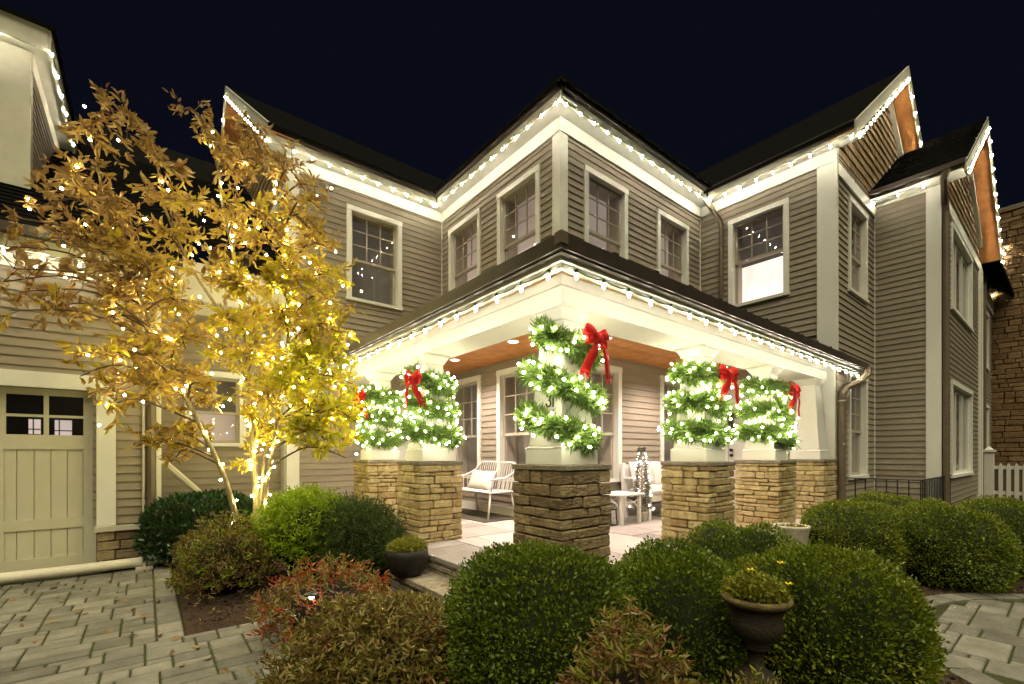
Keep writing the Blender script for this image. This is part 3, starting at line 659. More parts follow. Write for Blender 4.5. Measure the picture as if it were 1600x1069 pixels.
def stone_piece(mb_size, jit, bev, m):
    sx, sy, sz = mb_size; b = MB(); b.box((-sx / 2, -sy / 2, -sz / 2), (sx / 2, sy / 2, sz / 2))
    b.v = [tuple(c + random.uniform(-jit, jit) for c in v) for v in b.v]
    return bevel_mesh(b.mesh('stone', m), bev)
chim = thing('chimney', (20.0, .9, 0), 'tall brown stone chimney rising beyond the picket fence', 'chimney')
mb = MB(); mb.box((20.04, .24, 0), (21.6, 1.66, 8.55)); part('core', mb, 'chimney_mortar', chim)
z = .9; ns = 0
sj = MB()
while z < 8.6:
    h = random.choice([.11, .13, .16, .19]); y = .22
    while y < 1.68:
        l = min(random.uniform(.18, .5), 1.70 - y)
        if l > .05:
            d = random.uniform(.02, .05)
            if ns < 280:
                me = stone_piece((.12, l - .014, h - .014), .008, .012, 'chimney_stone'); link('stone', me, Vector((20.04 - d + .03, y + l / 2, z + h / 2)) - wl(chim), chim); ns += 1
            else: sj.box((20.04 - d, y + .006, z + .006), (20.1, y + l - .006, z + h - .006))
        y += l
    z += h
if sj.v: part('stones', sj, 'chimney_stone', chim, kind='stuff')
mb = MB(); mb.box((19.96, .16, 8.55), (21.7, 1.76, 8.68)); part('cap', mb, 'bluestone', chim)

# ------------------------------------------------------------------ garage and the low link beside it
VG = 7.30; VM = 8.10; GE = .145
gar = thing('garage', (-.4, VG, G), 'low taupe garage with cream carriage door and shingled roof beside the leafy tree', 'garage')
DOOR = (-3.02, -.469, -.2, 2.06)
wall(gar, 'U', VG, -5.0, GE, -.1, 3.72, [DOOR], bz0=.47, ba=(-4.9, GE - .05))
MW = (.425, 1.20, 1.43, 2.55)
wall(gar, 'U', VM, GE - .3, UL, -.1, 4.1, [MW], bz0=.05, ba=(GE - .2, UL - .01))
window(gar, 'U', VM, *MW, up='blind_dark', low='blind_dim', cols=2, rows=2)
trimboard(gar, 'U', VG, -3.19, -.285, 2.06, 2.235, .05, 'white', 'door_header')
for a0 in (-.462, -3.19): trimboard(gar, 'U', VG, a0, a0 + .172, .46, 2.06, .05, 'white', 'door_jamb')
trimboard(gar, 'U', VG, GE - .05, GE, .40, 3.4, .04, name='corner_board')
trimboard(gar, 'U', VG, -5, GE, 3.36, 3.52, .05, name='frieze'); trimboard(gar, 'U', VM, GE, UL, 3.36, 3.52, .05, name='frieze')
q = MB(); q.box((UL - .05, VL + .06, .1), (UL - .005, VM, 3.4)); part('corner_board', q, 'white', gar)
# stone wainscot beside the door
mb = MB(); wbox(mb, 'U', VG, -.46, GE, 0, .06, G - .05, .40); part('wainscot_core', mb, 'chimney_mortar', gar)
zz = G
for h in (.10, .12, .11, .12):
    a = -.462
    while a < GE - .02:
        l = min(random.uniform(.16, .34), GE + .01 - a)
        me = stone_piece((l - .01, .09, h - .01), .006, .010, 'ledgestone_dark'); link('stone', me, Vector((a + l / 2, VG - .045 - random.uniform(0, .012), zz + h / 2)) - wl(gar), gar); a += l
    zz += h
mb = MB(); wbox(mb, 'U', VG, -.475, GE + .02, 0, .125, .40, .455); part('wainscot_cap', mb, 'cream_board', gar)
# carriage door: rails, stiles, boards, panes
dro = bpy.data.objects.new('garage_door', None); COL.objects.link(dro); dro.parent = gar; dro.location = Vector((-1.7, VG + .1, G)) - wl(gar)
PD = VG + .09
mb = MB(); wbox(mb, 'U', PD, DOOR[0], DOOR[1], -.06, -.028, G, 1.50); wbox(mb, 'U', PD, DOOR[0], DOOR[1], -.06, -.028, 2.0, 2.06)
part('backing', mb, 'garage_paint', dro)
fr = MB(); xs = [-.469 - .116]
cols_ = [(-1.21, -.916), (-.8755, -.585)]; cols_ += [(a - .79, b - .79) for a, b in cols_] + [(a - 1.58, b - 1.58) for a, b in cols_]
wbox(fr, 'U', PD, DOOR[0], DOOR[1], -.028, .0, 1.985, 2.06); wbox(fr, 'U', PD, DOOR[0], DOOR[1], -.028, .0, 1.37, 1.535)
wbox(fr, 'U', PD, DOOR[0], DOOR[1], -.028, .0, .455, .575); wbox(fr, 'U', PD, DOOR[0], DOOR[1], -.028, .0, G, .13)
edges = [DOOR[0]] + [v for c in sorted(cols_) for v in c if v > DOOR[0]] + [DOOR[1]]
sc = sorted(c for c in cols_ if c[0] > DOOR[0]); prev = DOOR[0]
for a, b in sc + [(DOOR[1], DOOR[1])]:
    if a - prev > .01: wbox(fr, 'U', PD, prev, a, -.028, 0, 1.535, 1.985)
    prev = b
    if b > a: wbox(fr, 'U', PD, a, b, -.026, -.002, 1.735, 1.765)
for a in (-.585, -1.385): wbox(fr, 'U', PD, a, a + .116 if a > -1 else a + .16, -.028, 0, .13, .455); wbox(fr, 'U', PD, a, a + .116 if a > -1 else a + .16, -.028, 0, .575, 1.37)
part('door_frame', fr, 'garage_paint', dro)
for z0, z1 in ((.131, .454), (.576, 1.369)):
    x = -.588
    while x > -3.0:
        l = .135
        if not (-1.39 < x - l / 2 < -1.22):
            m_ = MB(); wbox(m_, 'U', PD, x - l + .004, x - .004, -.03, -.014, z0, z1); part('door_board', m_, 'garage_paint', dro)
        x -= l
for a, b in sc:
    for z0, z1 in ((1.535, 1.735), (1.765, 1.985)):
        m_ = MB(); wbox(m_, 'U', PD, a, b, -.02, -.014, z0, z1); part('pane', m_, 'glass', dro)
mb = MB(); wbox(mb, 'U', PD, DOOR[0], DOOR[1], -.9, -.88, 1.3, 2.1); part('backdrop', mb, 'room_dark', dro)
for a, b, z0, z1 in ((-1.09, -.99, 1.555, 1.73), (-.87, -.72, 1.545, 1.73)):   # lit window seen through the garage
    m_ = MB(); wbox(m_, 'U', PD, a, b, -.40, -.39, z0, z1); part('inner_window', m_, 'blind_mid', dro)
    m_ = MB(); wbox(m_, 'U', PD, a, b, -.39, -.38, z0 + .05, z0 + .062); wbox(m_, 'U', PD, a + .035, a + .045, -.389, -.379, z0, z1); part('window_bar', m_, 'room_dark', dro)
# roof of the garage, pitch 9:12
gz = lambda y: 3.68 + .75 * (y - 6.93)
mb = MB(); mb.slab([(-9, 6.93, gz(6.93)), (GE + .2, 6.93, gz(6.93)), (GE + .2, 13, gz(13)), (-9, 13, gz(13))], (0, 0, .05)); mb.slab([(GE + .2, 7.72, gz(7.72)), (UL - .01, 7.72, gz(7.72)), (UL - .01, 13, gz(13)), (GE + .2, 13, gz(13))], (0, 0, .05)); groof = part('roof', mb, 'roof', gar)
shingle_rows(groof, (-1.6, 6.90, gz(6.90) + .052), (1, 0, 0), (0, 1, .75), (0, -.75, 1), 1.6 + GE + .2, 36, seed=4, joined=True)
shingle_rows(groof, (GE + .2, 7.70, gz(7.70) + .052), (1, 0, 0), (0, 1, .75), (0, -.75, 1), UL - GE - .22, 30, seed=6, joined=True)
mb = MB(); mb.box((-9, 6.97, 3.50), (GE + .17, VG, 3.52)); mb.box((GE + .17, 7.76, 3.50), (UL - .01, VM, 3.52)); part('soffit', mb, 'white', gar)
mb = MB(); mb.box((-9, 6.94, 3.46), (GE + .2, 6.97, 3.68)); mb.box((GE + .2, 7.73, 3.46), (UL - .01, 7.76, 4.0)); part('fascia', mb, 'cream_board', gar)
mb = MB(); mb.box((-9, 6.84, 3.60), (GE + .2, 6.94, 3.70)); part('gutter', mb, 'gutter', gar)
q = MB(); q.tube([(.05, 6.9, 3.6), (.05, 6.95, 3.45), (.05, VG - .07, 3.2), (.05, VG - .07, .1), (.07, VG - .12, .02)], .045, 8); part('downspout', q, 'brown_pipe', gar)
q = MB(); q.tube([(-.03, VG - .05, 3.3), (-.03, VG - .05, .12)], .014, 6); part('conduit', q, 'pipe_white', gar)
q = MB(); q.tube([(.16, 7.32, 1.22), (.62, 7.62, .72)], .045, 8); part('drain_pipe', q, 'pipe_white', gar)
# room over the garage
dorm = thing('garage_dormer', (-1.13, 8.0, 4.3), 'upper storey above the garage with pale corner board and lit eave', 'dormer')
DU, DV = -1.13, 8.0
wall(dorm, 'U', DV, -6, DU, 4.2, 6.3, bz0=4.5, ba=(-6, DU - .26)); trimboard(dorm, 'U', DV, DU - .26, DU + .03, 4.3, 6.2, .035, 'cream_board', 'corner_board')
wall(dorm, 'W', DU, DV, 12.5, 4.2, 6.3, bz0=4.3, ba=(DV + .12, 12.5)); trimboard(dorm, 'W', DU, DV, DV + .12, 4.3, 6.2, .03, 'cream_board', 'corner_board')
trimboard(dorm, 'W', DU, DV, 12.5, 6.0, 6.25, .045, 'cream_board', 'frieze')
mb = MB(); mb.box((-6, 7.78, 6.22), (DU + .20, 12.5, 6.25)); part('soffit', mb, 'cream_board', dorm)
mb = MB(); mb.box((DU + .20, 7.76, 6.16), (DU + .23, 12.5, 6.42)); mb.box((-6, 7.75, 6.16), (DU + .2, 7.78, 6.42)); part('fascia', mb, 'cream_board', dorm)
mb = MB(); e0, e1 = DU + .27, 7.71
mb.slab([(-6, e1, 6.40), (e0, e1, 6.40), (e0 - 3, e1 + 3, 8.2), (-6, e1 + 3, 8.2)], (0, 0, .06)); mb.slab([(e0, e1, 6.40), (e0, 13, 6.40), (e0 - 3, 13, 8.2), (e0 - 3, e1 + 3, 8.2)], (0, 0, .06)); part('roof', mb, 'roof', dorm)

# ------------------------------------------------------------------ porch
porch = thing('porch', (2.15, 2.15, G), 'wraparound porch with white beams, orange plank ceiling and flagstone floor', 'porch')
mb = MB(); mb.box((2.2, 2.2, G), (UC, VL - .11, FZ - .035)); mb.box((UC, 2.2, G), (UW, VC - .11, FZ - .035)); part('foundation', mb, 'grout', porch)
fl = [r for r in ashlar(2.15, 4.55, 2.15, 7.75, .3, [(2, 2), (3, 2), (2, 3), (2, 1), (3, 3), (1, 2)], 21)] + [r for r in ashlar(4.55, 8.3, 2.15, 4.55, .3, [(2, 2), (3, 2), (2, 3), (2, 1), (3, 3), (1, 2)], 22)]
for r in fl: paver_obj('flagstone', r, FZ, .045, 'flagstone', porch, .009, .005, .0012)
# risers of laid stone and the step
def riser(ax, p, a0, a1, z0, z1, seed, par):
    rnd = random.Random(seed); z = z0
    while z < z1 - .02:
        h = min(rnd.choice([.06, .075, .09]), z1 - z); a = a0
        while a < a1 - .02:
            l = min(rnd.uniform(.16, .42), a1 - a); me = stone_piece((l - .008, .10, h - .008) if ax == 'U' else (.10, l - .008, h - .008), .005, .008, 'bluestone')
            link('stone', me, Vector(pt(ax, p, a + l / 2, -.05 + rnd.uniform(0, .01), z + h / 2)) - wl(par), par); a += l
        z += h
riser('V', 2.17, 2.2, 4.5, .11, .285, 5, porch); riser('U', 2.17, 2.3, 8.3, G - .02, .285, 6, porch); riser('V', 2.17, 5.0, 7.7, G - .02, .285, 7, porch)
step = thing('step', (2.0, 3.4, G), 'low stone step with bluestone treads below the porch floor', 'step')
mb = MB(); mb.box((1.93, 2.35, G - .03), (2.16, 4.30, .12)); part('core', mb, 'grout', step)
riser('V', 1.90, 2.35, 4.32, G - .03, .118, 9, step)
y = 2.35
for l in (.62, .70, .64):
    paver_obj('tread', (1.865, 2.185, y, y + l), .172, .055, 'bluestone', step, .004, .005, .001); y += l
# beams
for a, b in (((2.45, 2.45, 2.463), (2.83, VL - .03, 2.815)), ((2.83, 2.45, 2.463), (UW + .14, 2.83, 2.815))):
    mb = MB(); mb.box(a, b); part('beam', mb, 'white', porch)
for a, b in (((2.435, 2.435, 2.60), (2.45, VL - .03, 2.68)), ((2.45, 2.435, 2.60), (UW + .14, 2.45, 2.68))):
    mb = MB(); mb.box(a, b); part('beam_trim', mb, 'white', porch)
# ceiling planks
for i in range(12):
    o_ = 2.83 + i * .142; m_ = MB(); m_.box((o_ + .002, o_, 2.815), (o_ + .140, VL - .02, 2.84)); part('ceiling_plank', m_, 'wood', porch)
    m_ = MB(); m_.box((o_ + .142, o_ + .002, 2.815), (UW, o_ + .140, 2.84)); part('ceiling_plank', m_, 'wood', porch)
mb = MB(); mb.box((2.45, 2.45, 2.841), (UC, VL - .02, 2.855)); mb.box((UC, 2.45, 2.841), (UW, VC, 2.855)); part('ceiling_deck', mb, 'roof', porch)
# soffit strip, fascia, gutter, roof
ER = 8.72
mb = MB(); mb.box((2.12, 2.12, 2.68), (2.45, VL - .03, 2.70)); mb.box((2.45, 2.12, 2.68), (ER, 2.45, 2.70)); part('soffit', mb, 'strip_wood', porch)
for nm, d0, d1, z0, z1, m_ in (('fascia', 2.115, 2.145, 2.535, 2.66, 'cream_board'), ('fascia_trim', 2.09, 2.115, 2.575, 2.645, 'white')):
    mb = MB(); mb.box((d0, d0, z0), (d1, VL - .03, z1)); part(nm, mb, m_, porch); mb = MB(); mb.box((d1, d0, z0), (ER, d1, z1)); part(nm, mb, m_, porch)
for k_ in (0, 1):
    mb = MB()
    for d0, d1, z0, z1 in ((2.045, 2.09, 2.60, 2.69), (2.025, 2.045, 2.615, 2.715), (2.035, 2.09, 2.69, 2.70)):
        if k_ == 0: mb.box((d0, d0, z0), (d1, VL - .03, z1))
        else: mb.box((d1, d0, z0), (ER + .03, d1, z1))
    part('gutter', mb, 'gutter', porch)
sp = .24; rz = lambda d: 2.690 + sp * (d - 2.07)
mb = MB(); mb.slab([(2.07, 2.07, rz(2.07)), (UC, VC, rz(UC)), (UC, VL - .03, rz(UC)), (2.07, VL - .03, rz(2.07))], (0, 0, .035)); mb.slab([(2.07, 2.07, rz(2.07)), (UW, 2.07, rz(2.07)), (UW, VC, rz(UC)), (UC, VC, rz(UC))], (0, 0, .035))
mb.slab([(UW, 2.07, rz(2.07)), (ER + .02, 2.07, rz(2.07)), (ER + .02, VW - .05, rz(VW)), (UW, VW - .05, rz(VW))], (0, 0, .035)); part('roof', mb, 'roof', porch)
for i in range(11):
    a = 2.55 + i * .5
    for xy in (((2.05, a), (2.14, a + .08)), ((a, 2.05), (a + .08, 2.14))):
        if xy[0][0] > 8.5 or xy[0][1] > 7.6: continue
        m_ = MB(); m_.hexa([(xy[0][0], xy[0][1], 2.70), (xy[1][0], xy[0][1], 2.70), (xy[1][0], xy[1][1], 2.70), (xy[0][0], xy[1][1], 2.70)] + [((xy[0][0] * .7 + xy[1][0] * .3), xy[0][1], 2.748), (xy[1][0], xy[0][1], 2.748), (xy[1][0], xy[1][1], 2.748), ((xy[0][0] * .7 + xy[1][0] * .3), xy[1][1], 2.748)]); part('gutter_strap', m_, 'gutter', porch)
# corner cap of the gutter, rusted
mb = MB(); mb.box((2.018, 2.018, 2.645), (2.08, 2.08, 2.722)); part('gutter_corner', mb, 'brown_pipe', porch)
# right-hand downspout
q = MB(); q.tube([(8.60, 2.0, 2.63), (8.60, 2.01, 2.53), (8.54, 2.08, 2.44), (8.36, 2.22, 2.33), (8.31, 2.26, 2.22), (8.31, 2.26, .2)], .05, 8); part('downspout', q, 'brown_pipe', porch)
q = MB(); q.lathe([(.056, 0), (.056, .02)], (8.31, 2.26, 2.12), 10); part('strap', q, 'pipe_white', porch)
# recessed lamps in the ceiling
for x, y, wh in ((3.82, 6.2, 'above the spindle bench'), (3.80, 4.70, 'between the corner pillar and the bench window'), (4.63, 3.82, 'above the black floor lantern'), (6.5, 3.8, 'above the white settee')):
    t = thing('recessed_light', (x, y, 2.815), 'round lit downlight in the orange ceiling ' + wh, 'light', 'downlights in the porch ceiling')
    q = MB(); q.lathe([(.085, 0), (.085, -.008), (.065, -.008), (.065, -.002)], (x, y, 2.815), 20); part('ring', q, 'white', t)
    q = MB(); q.lathe([(.001, -.0085), (.064, -.0085), (.064, -.003)], (x, y, 2.815), 20); part('lens', q, 'downlight_lens', t)
    ld = bpy.data.lights.new('downlight', 'SPOT'); ld.energy = DOWN_W * 4; ld.spot_size = R(140); ld.spot_blend = .8; ld.color = (1, .83, .74); ld.shadow_soft_size = .05
    lo = bpy.data.objects.new('lamp', ld); COL.objects.link(lo); lo.parent = t; lo.location = (0, 0, -.03)

# ------------------------------------------------------------------ porch pillars
CAPZ = 1.235
def pillar(x0, y0, label, m, seed, hs, w_=.5):
    rnd = random.Random(seed); cx, cy = x0 + w_ / 2, y0 + w_ / 2
    t = thing('porch_pillar', (cx, cy, FZ), label, 'pillar', 'stone and wood pillars of the porch')
    mb = MB(); mb.box((x0 + .05, y0 + .05, FZ - .01), (x0 + w_ - .05, y0 + w_ - .05, CAPZ - .045)); part('core', mb, 'chimney_mortar', t)
    z = FZ - .005; k_ = 0; th = .10
    while z < CAPZ - .05:
        h = rnd.choice(hs); rem = CAPZ - .042 - z
        if rem - h < min(hs) * .8: h = rem
        for side in range(4):
            full = (side % 2 == k_ % 2); a0, a1 = (-.026, w_ + .026) if full else (th - .002, w_ - th + .002)
            a = a0
            while a < a1 - .01:
                l = rnd.uniform(.09, .30)
                if a1 - a - l < .09: l = a1 - a
                pr = rnd.uniform(-.007, .009); s3_ = (l - .007, th + .03, h - .007)
                c = (a + l / 2, th / 2 - pr - .015)
                if side == 0: loc = (x0 + c[0], y0 + c[1]); size = s3_
                elif side == 2: loc = (x0 + c[0], y0 + w_ - c[1]); size = s3_
                elif side == 1: loc = (x0 + w_ - c[1], y0 + c[0]); size = (s3_[1], s3_[0], s3_[2])
                else: loc = (x0 + c[1], y0 + c[0]); size = (s3_[1], s3_[0], s3_[2])
                link('stone', stone_piece(size, .005, .008, m), Vector((loc[0], loc[1], z + h / 2)) - wl(t), t); a += l
        z += h; k_ += 1
    cap = MB(); o_ = .035; cap.box((x0 - o_, y0 - o_, CAPZ - .042), (x0 + w_ + o_, y0 + w_ + o_, CAPZ)); part('cap_stone', bevel_mesh(cap.mesh('cap_stone', 'bluestone'), .006), None, t)
    def fru(h0, h1, z0, z1, nm):
        q = MB(); q.hexa([(cx - h0, cy - h0, z0), (cx + h0, cy - h0, z0), (cx + h0, cy + h0, z0), (cx - h0, cy + h0, z0), (cx - h1, cy - h1, z1), (cx + h1, cy - h1, z1), (cx + h1, cy + h1, z1), (cx - h1, cy + h1, z1)]); return part(nm, bevel_mesh(q.mesh(nm, 'white'), .004), None, t)
    fru(.205, .205, CAPZ, CAPZ + .125, 'column_base'); fru(.212, .19, CAPZ + .125, CAPZ + .145, 'base_moulding'); fru(.185, .112, CAPZ + .145, 2.36, 'column_shaft'); fru(.118, .165, 2.36, 2.44, 'capital'); fru(.175, .175, 2.44, 2.462, 'abacus')
    return t
hs_small = [.045, .055, .065, .075, .09]
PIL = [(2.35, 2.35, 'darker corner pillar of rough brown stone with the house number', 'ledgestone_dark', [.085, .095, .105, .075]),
       (2.35, 4.53, 'tan ledgestone pillar with white tapered column beside the planted step', 'ledgestone', hs_small),
       (2.35, 6.00, 'tan ledgestone pillar with white tapered column next to the leafy tree', 'ledgestone', hs_small),
       (4.45, 2.35, 'tan ledgestone pillar with white tapered column in front of the white settee', 'ledgestone', hs_small),
       (6.16, 2.35, 'tan ledgestone pillar with white tapered column in front of the front door', 'ledgestone', hs_small),
       (7.76, 2.35, 'tan ledgestone pillar with bare white tapered column beside the brown downspout', 'ledgestone', hs_small)]
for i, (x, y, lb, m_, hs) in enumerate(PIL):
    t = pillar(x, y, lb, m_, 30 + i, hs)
    if i == 0:
        n3 = MB(); fu = 2.437; zc, yc, r_ = 1.735, 2.578, .022
        pts_ = []
        for j in range(9): a = R(150 - j * 30); pts_.append((fu + (.0), yc - r_ * math.cos(a), zc + .022 + r_ * math.sin(a)))
        for j in range(1, 10): a = R(90 - j * 30); pts_.append((fu, yc - r_ * 1.1 * math.cos(a), zc - .024 + r_ * 1.15 * math.sin(a)))
        n3.tube(pts_, .0075, 6); o = part('numeral', n3, 'numeral', t); o['label'] = 'metal house numeral three'
        n1 = MB(); n1.tube([(fu, yc - .055, zc + .052), (fu - .004, yc - .055, zc - .055)], .0075, 6); o = part('numeral', n1, 'numeral', t); o['label'] = 'metal house numeral one'

# ------------------------------------------------------------------ porch furniture
def local(t, name, mb, m, smooth=False, bev=0):
    me = mb.mesh(name, m, smooth)
    if bev: bevel_mesh(me, bev)
    return link(name, me, (0, 0, 0), t)
# spindle bench; local x along the bench, y towards the front (-), rotated to face away from the wall
b = thing('bench', (4.20, 5.98, FZ), 'white metal spindle-back bench holding a pale pillow', 'bench'); b.rotation_euler.z = R(-90)
q = MB(); q.box((-.55, -.25, .395), (.55, .22, .42)); local(b, 'seat', q, 'furniture', bev=.008)
for x in (-.50, .50):
    for y0, y1 in ((-.21, -.27), (.18, .27)):
        q = MB(); q.tube([(x, y0, .40), (x * 1.06, y1, 0)], [.017, .014], 8); local(b, 'leg', q, 'furniture', True)
q = MB(); q.tube([(-.56, -.24, .60), (-.57, .05, .63), (-.545, .24, .72), (-.46, .30, .835), (-.38, .31, .85), (0, .315, .85), (.38, .31, .85), (.46, .30, .835), (.545, .24, .72), (.57, .05, .63), (.56, -.24, .60)], .015, 8); local(b, 'top_rail', q, 'furniture', True)
q = MB(); q.tube([(-.56, -.22, .60), (-.54, -.22, .42)], .012, 6); q.tube([(.56, -.22, .60), (.54, -.22, .42)], .012, 6); local(b, 'arm_post', q, 'furniture', True)
for i in range(17):
    x = -.46 + i * .0575; q = MB(); q.tube([(x * .98, .20, .42), (x, .305, .838)], .0075, 6, False); local(b, 'spindle', q, 'furniture', True)
for s in (-1, 1):
    for i in range(4):
        y = -.10 + i * .085; q = MB(); q.tube([(s * .535, y, .42), (s * .565, y + .02, .62 + .02 * i)], .0075, 6, False); local(b, 'spindle', q, 'furniture', True)
def pillow_mesh(name, w_, h_, d_, m, n=14):
    V = []; F = []
    for s in (1, -1):
        for i in range(n + 1):
            for j in range(n + 1):
                x, y = i / n * 2 - 1, j / n * 2 - 1; e = max(0, (1 - x ** 4) * (1 - y ** 4)) ** .5
                k_ = 1 - .06 * (1 - abs(x)) * abs(y) - .05 * (1 - abs(y)) * abs(x)
                V.append((x * w_ / 2 * k_, s * d_ / 2 * e, y * h_ / 2 * k_))
    o_ = (n + 1) ** 2
    for s in (0, 1):
        for i in range(n):
            for j in range(n):
                a = s * o_ + i * (n + 1) + j; f = (a, a + n + 1, a + n + 2, a + 1); F.append(f if s == 0 else f[::-1])
    mb = MB(); mb.v = V; mb.f = F; mb.mi = [0] * len(F); return mb.mesh(name, m, True)
p_ = link('pillow', pillow_mesh('pillow', .62, .33, .15, 'cushion'), (4.23, 6.05, FZ + .42 + .145)); p_.rotation_euler = (R(-22), 0, R(-90)); tag(p_, 'pale oblong pillow leaning on the spindle bench', 'pillow')
mt = MB(); mt.box((3.75, 5.30, FZ + .002), (4.44, 6.85, FZ + .012)); tag(part('floor_sheet', mt, 'floor_sheet'), 'dark flat sheet on the porch floor under the bench', 'floor_sheet')  # thin dark rectangle laid on the flagstones below the bench
# settee
b = thing('settee', (6.42, 4.22, FZ), 'white wooden settee with pale cushions against the clapboard wall', 'settee')
for x in (-.62, .62):
    q = MB(); q.box((x - .03, -.27, 0), (x + .03, -.21, .62)); local(b, 'front_post', q, 'furniture', bev=.004)
    q = MB(); q.hexa([(x - .03, .15, 0), (x + .03, .15, 0), (x + .03, .21, 0), (x - .03, .21, 0), (x - .03, .20, .84), (x + .03, .20, .84), (x + .03, .26, .84), (x - .03, .26, .84)]); local(b, 'back_post', q, 'furniture', bev=.004)
    q = MB(); q.box((x - .035, -.29, .60), (x + .035, .20, .63)); local(b, 'arm', q, 'furniture', bev=.004)
    q = MB(); q.box((x - .012, -.22, .16), (x + .012, .16, .21)); local(b, 'side_rail', q, 'furniture')
q = MB(); q.box((-.60, -.25, .27), (.60, -.22, .36)); q.box((-.60, -.22, .33), (.60, .18, .36)); local(b, 'seat', q, 'furniture')
q = MB(); q.hexa([(-.59, .17, .40), (.59, .17, .40), (.59, .20, .40), (-.59, .20, .40), (-.59, .215, .82), (.59, .215, .82), (.59, .245, .82), (-.59, .245, .82)]); local(b, 'back_panel', q, 'furniture')
for x in (-.29, .29):
    c = link('seat_cushion', pillow_mesh('seat_cushion', .57, .44, .16, 'cushion'), (6.42 + x, 4.17, FZ + .425)); c.rotation_euler = (R(90), 0, 0); tag(c, 'pale seat cushion at the settee end ' + ('beside the little lit tree' if x < 0 else 'towards the front door'), 'cushion', 'cushions on the settee')
    c = link('back_cushion', pillow_mesh('back_cushion', .56, .42, .15, 'cushion'), (6.42 + x, 4.33, FZ + .66)); c.rotation_euler = (R(-12), 0, 0); tag(c, 'pale upright back cushion at the settee end ' + ('beside the little lit tree' if x < 0 else 'towards the front door'), 'cushion', 'cushions on the settee')
# side table with arched braces
b = thing('side_table', (5.31, 4.12, FZ), 'small white side table with arched braces beside the little lit tree', 'table')
q = MB(); q.box((-.26, -.24, .40), (.26, .24, .43)); local(b, 'table_top', q, 'furniture', bev=.006)
for x in (-.20, .20):
    for y in (-.18, .18): q = MB(); q.box((x - .022, y - .022, 0), (x + .022, y + .022, .40)); local(b, 'leg', q, 'furniture', bev=.003)
q = MB()
for s in (-1, 1):
    q.tube([(-.19, s * .18, .20), (-.10, s * .18, .29), (0, s * .18, .325), (.10, s * .18, .29), (.19, s * .18, .20)], .012, 6); q.tube([(s * .20, -.17, .20), (s * .20, -.08, .29), (s * .20, 0, .32), (s * .20, .08, .29), (s * .20, .17, .20)], .012, 6)
    q.tube([(-.19, s * .18, .36), (-.10, s * .18, .31), (0, s * .18, .29), (.10, s * .18, .31), (.19, s * .18, .36)], .010, 6)
local(b, 'brace', q, 'furniture', True)
# lantern
b = thing('lantern', (4.985, 4.04, FZ), 'small black floor lantern with candle next to the side table', 'lantern')
for nm, a0, a1 in (('base', (-.075, -.075, 0), (.075, .075, .018)), ('roof', (-.07, -.07, .215), (.07, .07, .235))): q = MB(); q.box(a0, a1); local(b, nm, q, 'black_metal', bev=.003)
for x in (-1, 1):
    for y in (-1, 1): q = MB(); q.hexa([(x * .068 - .006, y * .068 - .006, .018), (x * .068 + .006, y * .068 - .006, .018), (x * .068 + .006, y * .068 + .006, .018), (x * .068 - .006, y * .068 + .006, .018), (x * .055 - .006, y * .055 - .006, .215), (x * .055 + .006, y * .055 - .006, .215), (x * .055 + .006, y * .055 + .006, .215), (x * .055 - .006, y * .055 + .006, .215)]); local(b, 'corner_bar', q, 'black_metal')
q = MB(); q.lathe([(.03, .018), (.03, .12), (.004, .122)], n=12); local(b, 'candle', q, 'cushion', True)
# railing round the window well
rl = thing('railing', (8.55, 1.4, G), 'low black iron railing standing behind the clipped hedge', 'railing')
A, B_, C_ = (8.55, 2.28), (8.55, 1.39), (11.0, 1.39)
for z in (.94, .34): q = MB(); q.beam((A[0], A[1], z), (B_[0], B_[1], z), .028, .014); part('rail', q, 'black_metal', rl); q = MB(); q.beam((B_[0], B_[1], z), (C_[0], C_[1], z), .028, .014); part('rail', q, 'black_metal', rl)
for i in range(8): y = A[1] - i * .1271; q = MB(); q.box((8.543, y - .007, G), (8.557, y + .007, .94)); part('baluster', q, 'black_metal', rl)
for i in range(1, 20): x = 8.55 + i * .125; q = MB(); q.box((x - .007, 1.383, G), (x + .007, 1.397, .94)); part('baluster', q, 'black_metal', rl)
# picket fence
fe = thing('picket_fence', (15.85, 1.32, G), 'white wooden picket fence with a capped post beside the chimney', 'fence')
q = MB(); q.box((15.77, 1.25, G), (15.93, 1.41, 1.36)); q.box((15.74, 1.22, 1.36), (15.96, 1.44, 1.41)); q.hexa([(15.77, 1.25, 1.41), (15.93, 1.25, 1.41), (15.93, 1.41, 1.41), (15.77, 1.41, 1.41), (15.845, 1.325, 1.50), (15.855, 1.325, 1.50), (15.855, 1.335, 1.50), (15.845, 1.335, 1.50)]); part('post', q, 'picket', fe)
for z in (.35, .95): q = MB(); q.box((15.86, -1.2, z), (15.89, 1.25, z + .08)); part('rail', q, 'picket', fe)
for i in range(19):
    y = 1.14 - i * .128; q = MB(); q.box((15.835, y - .036, .04), (15.857, y + .036, 1.02)); q.hexa([(15.835, y - .036, 1.02), (15.857, y - .036, 1.02), (15.857, y + .036, 1.02), (15.835, y + .036, 1.02), (15.835, y - .012, 1.09), (15.857, y - .012, 1.09), (15.857, y + .012, 1.09), (15.835, y + .012, 1.09)]); part('picket', q, 'picket', fe)
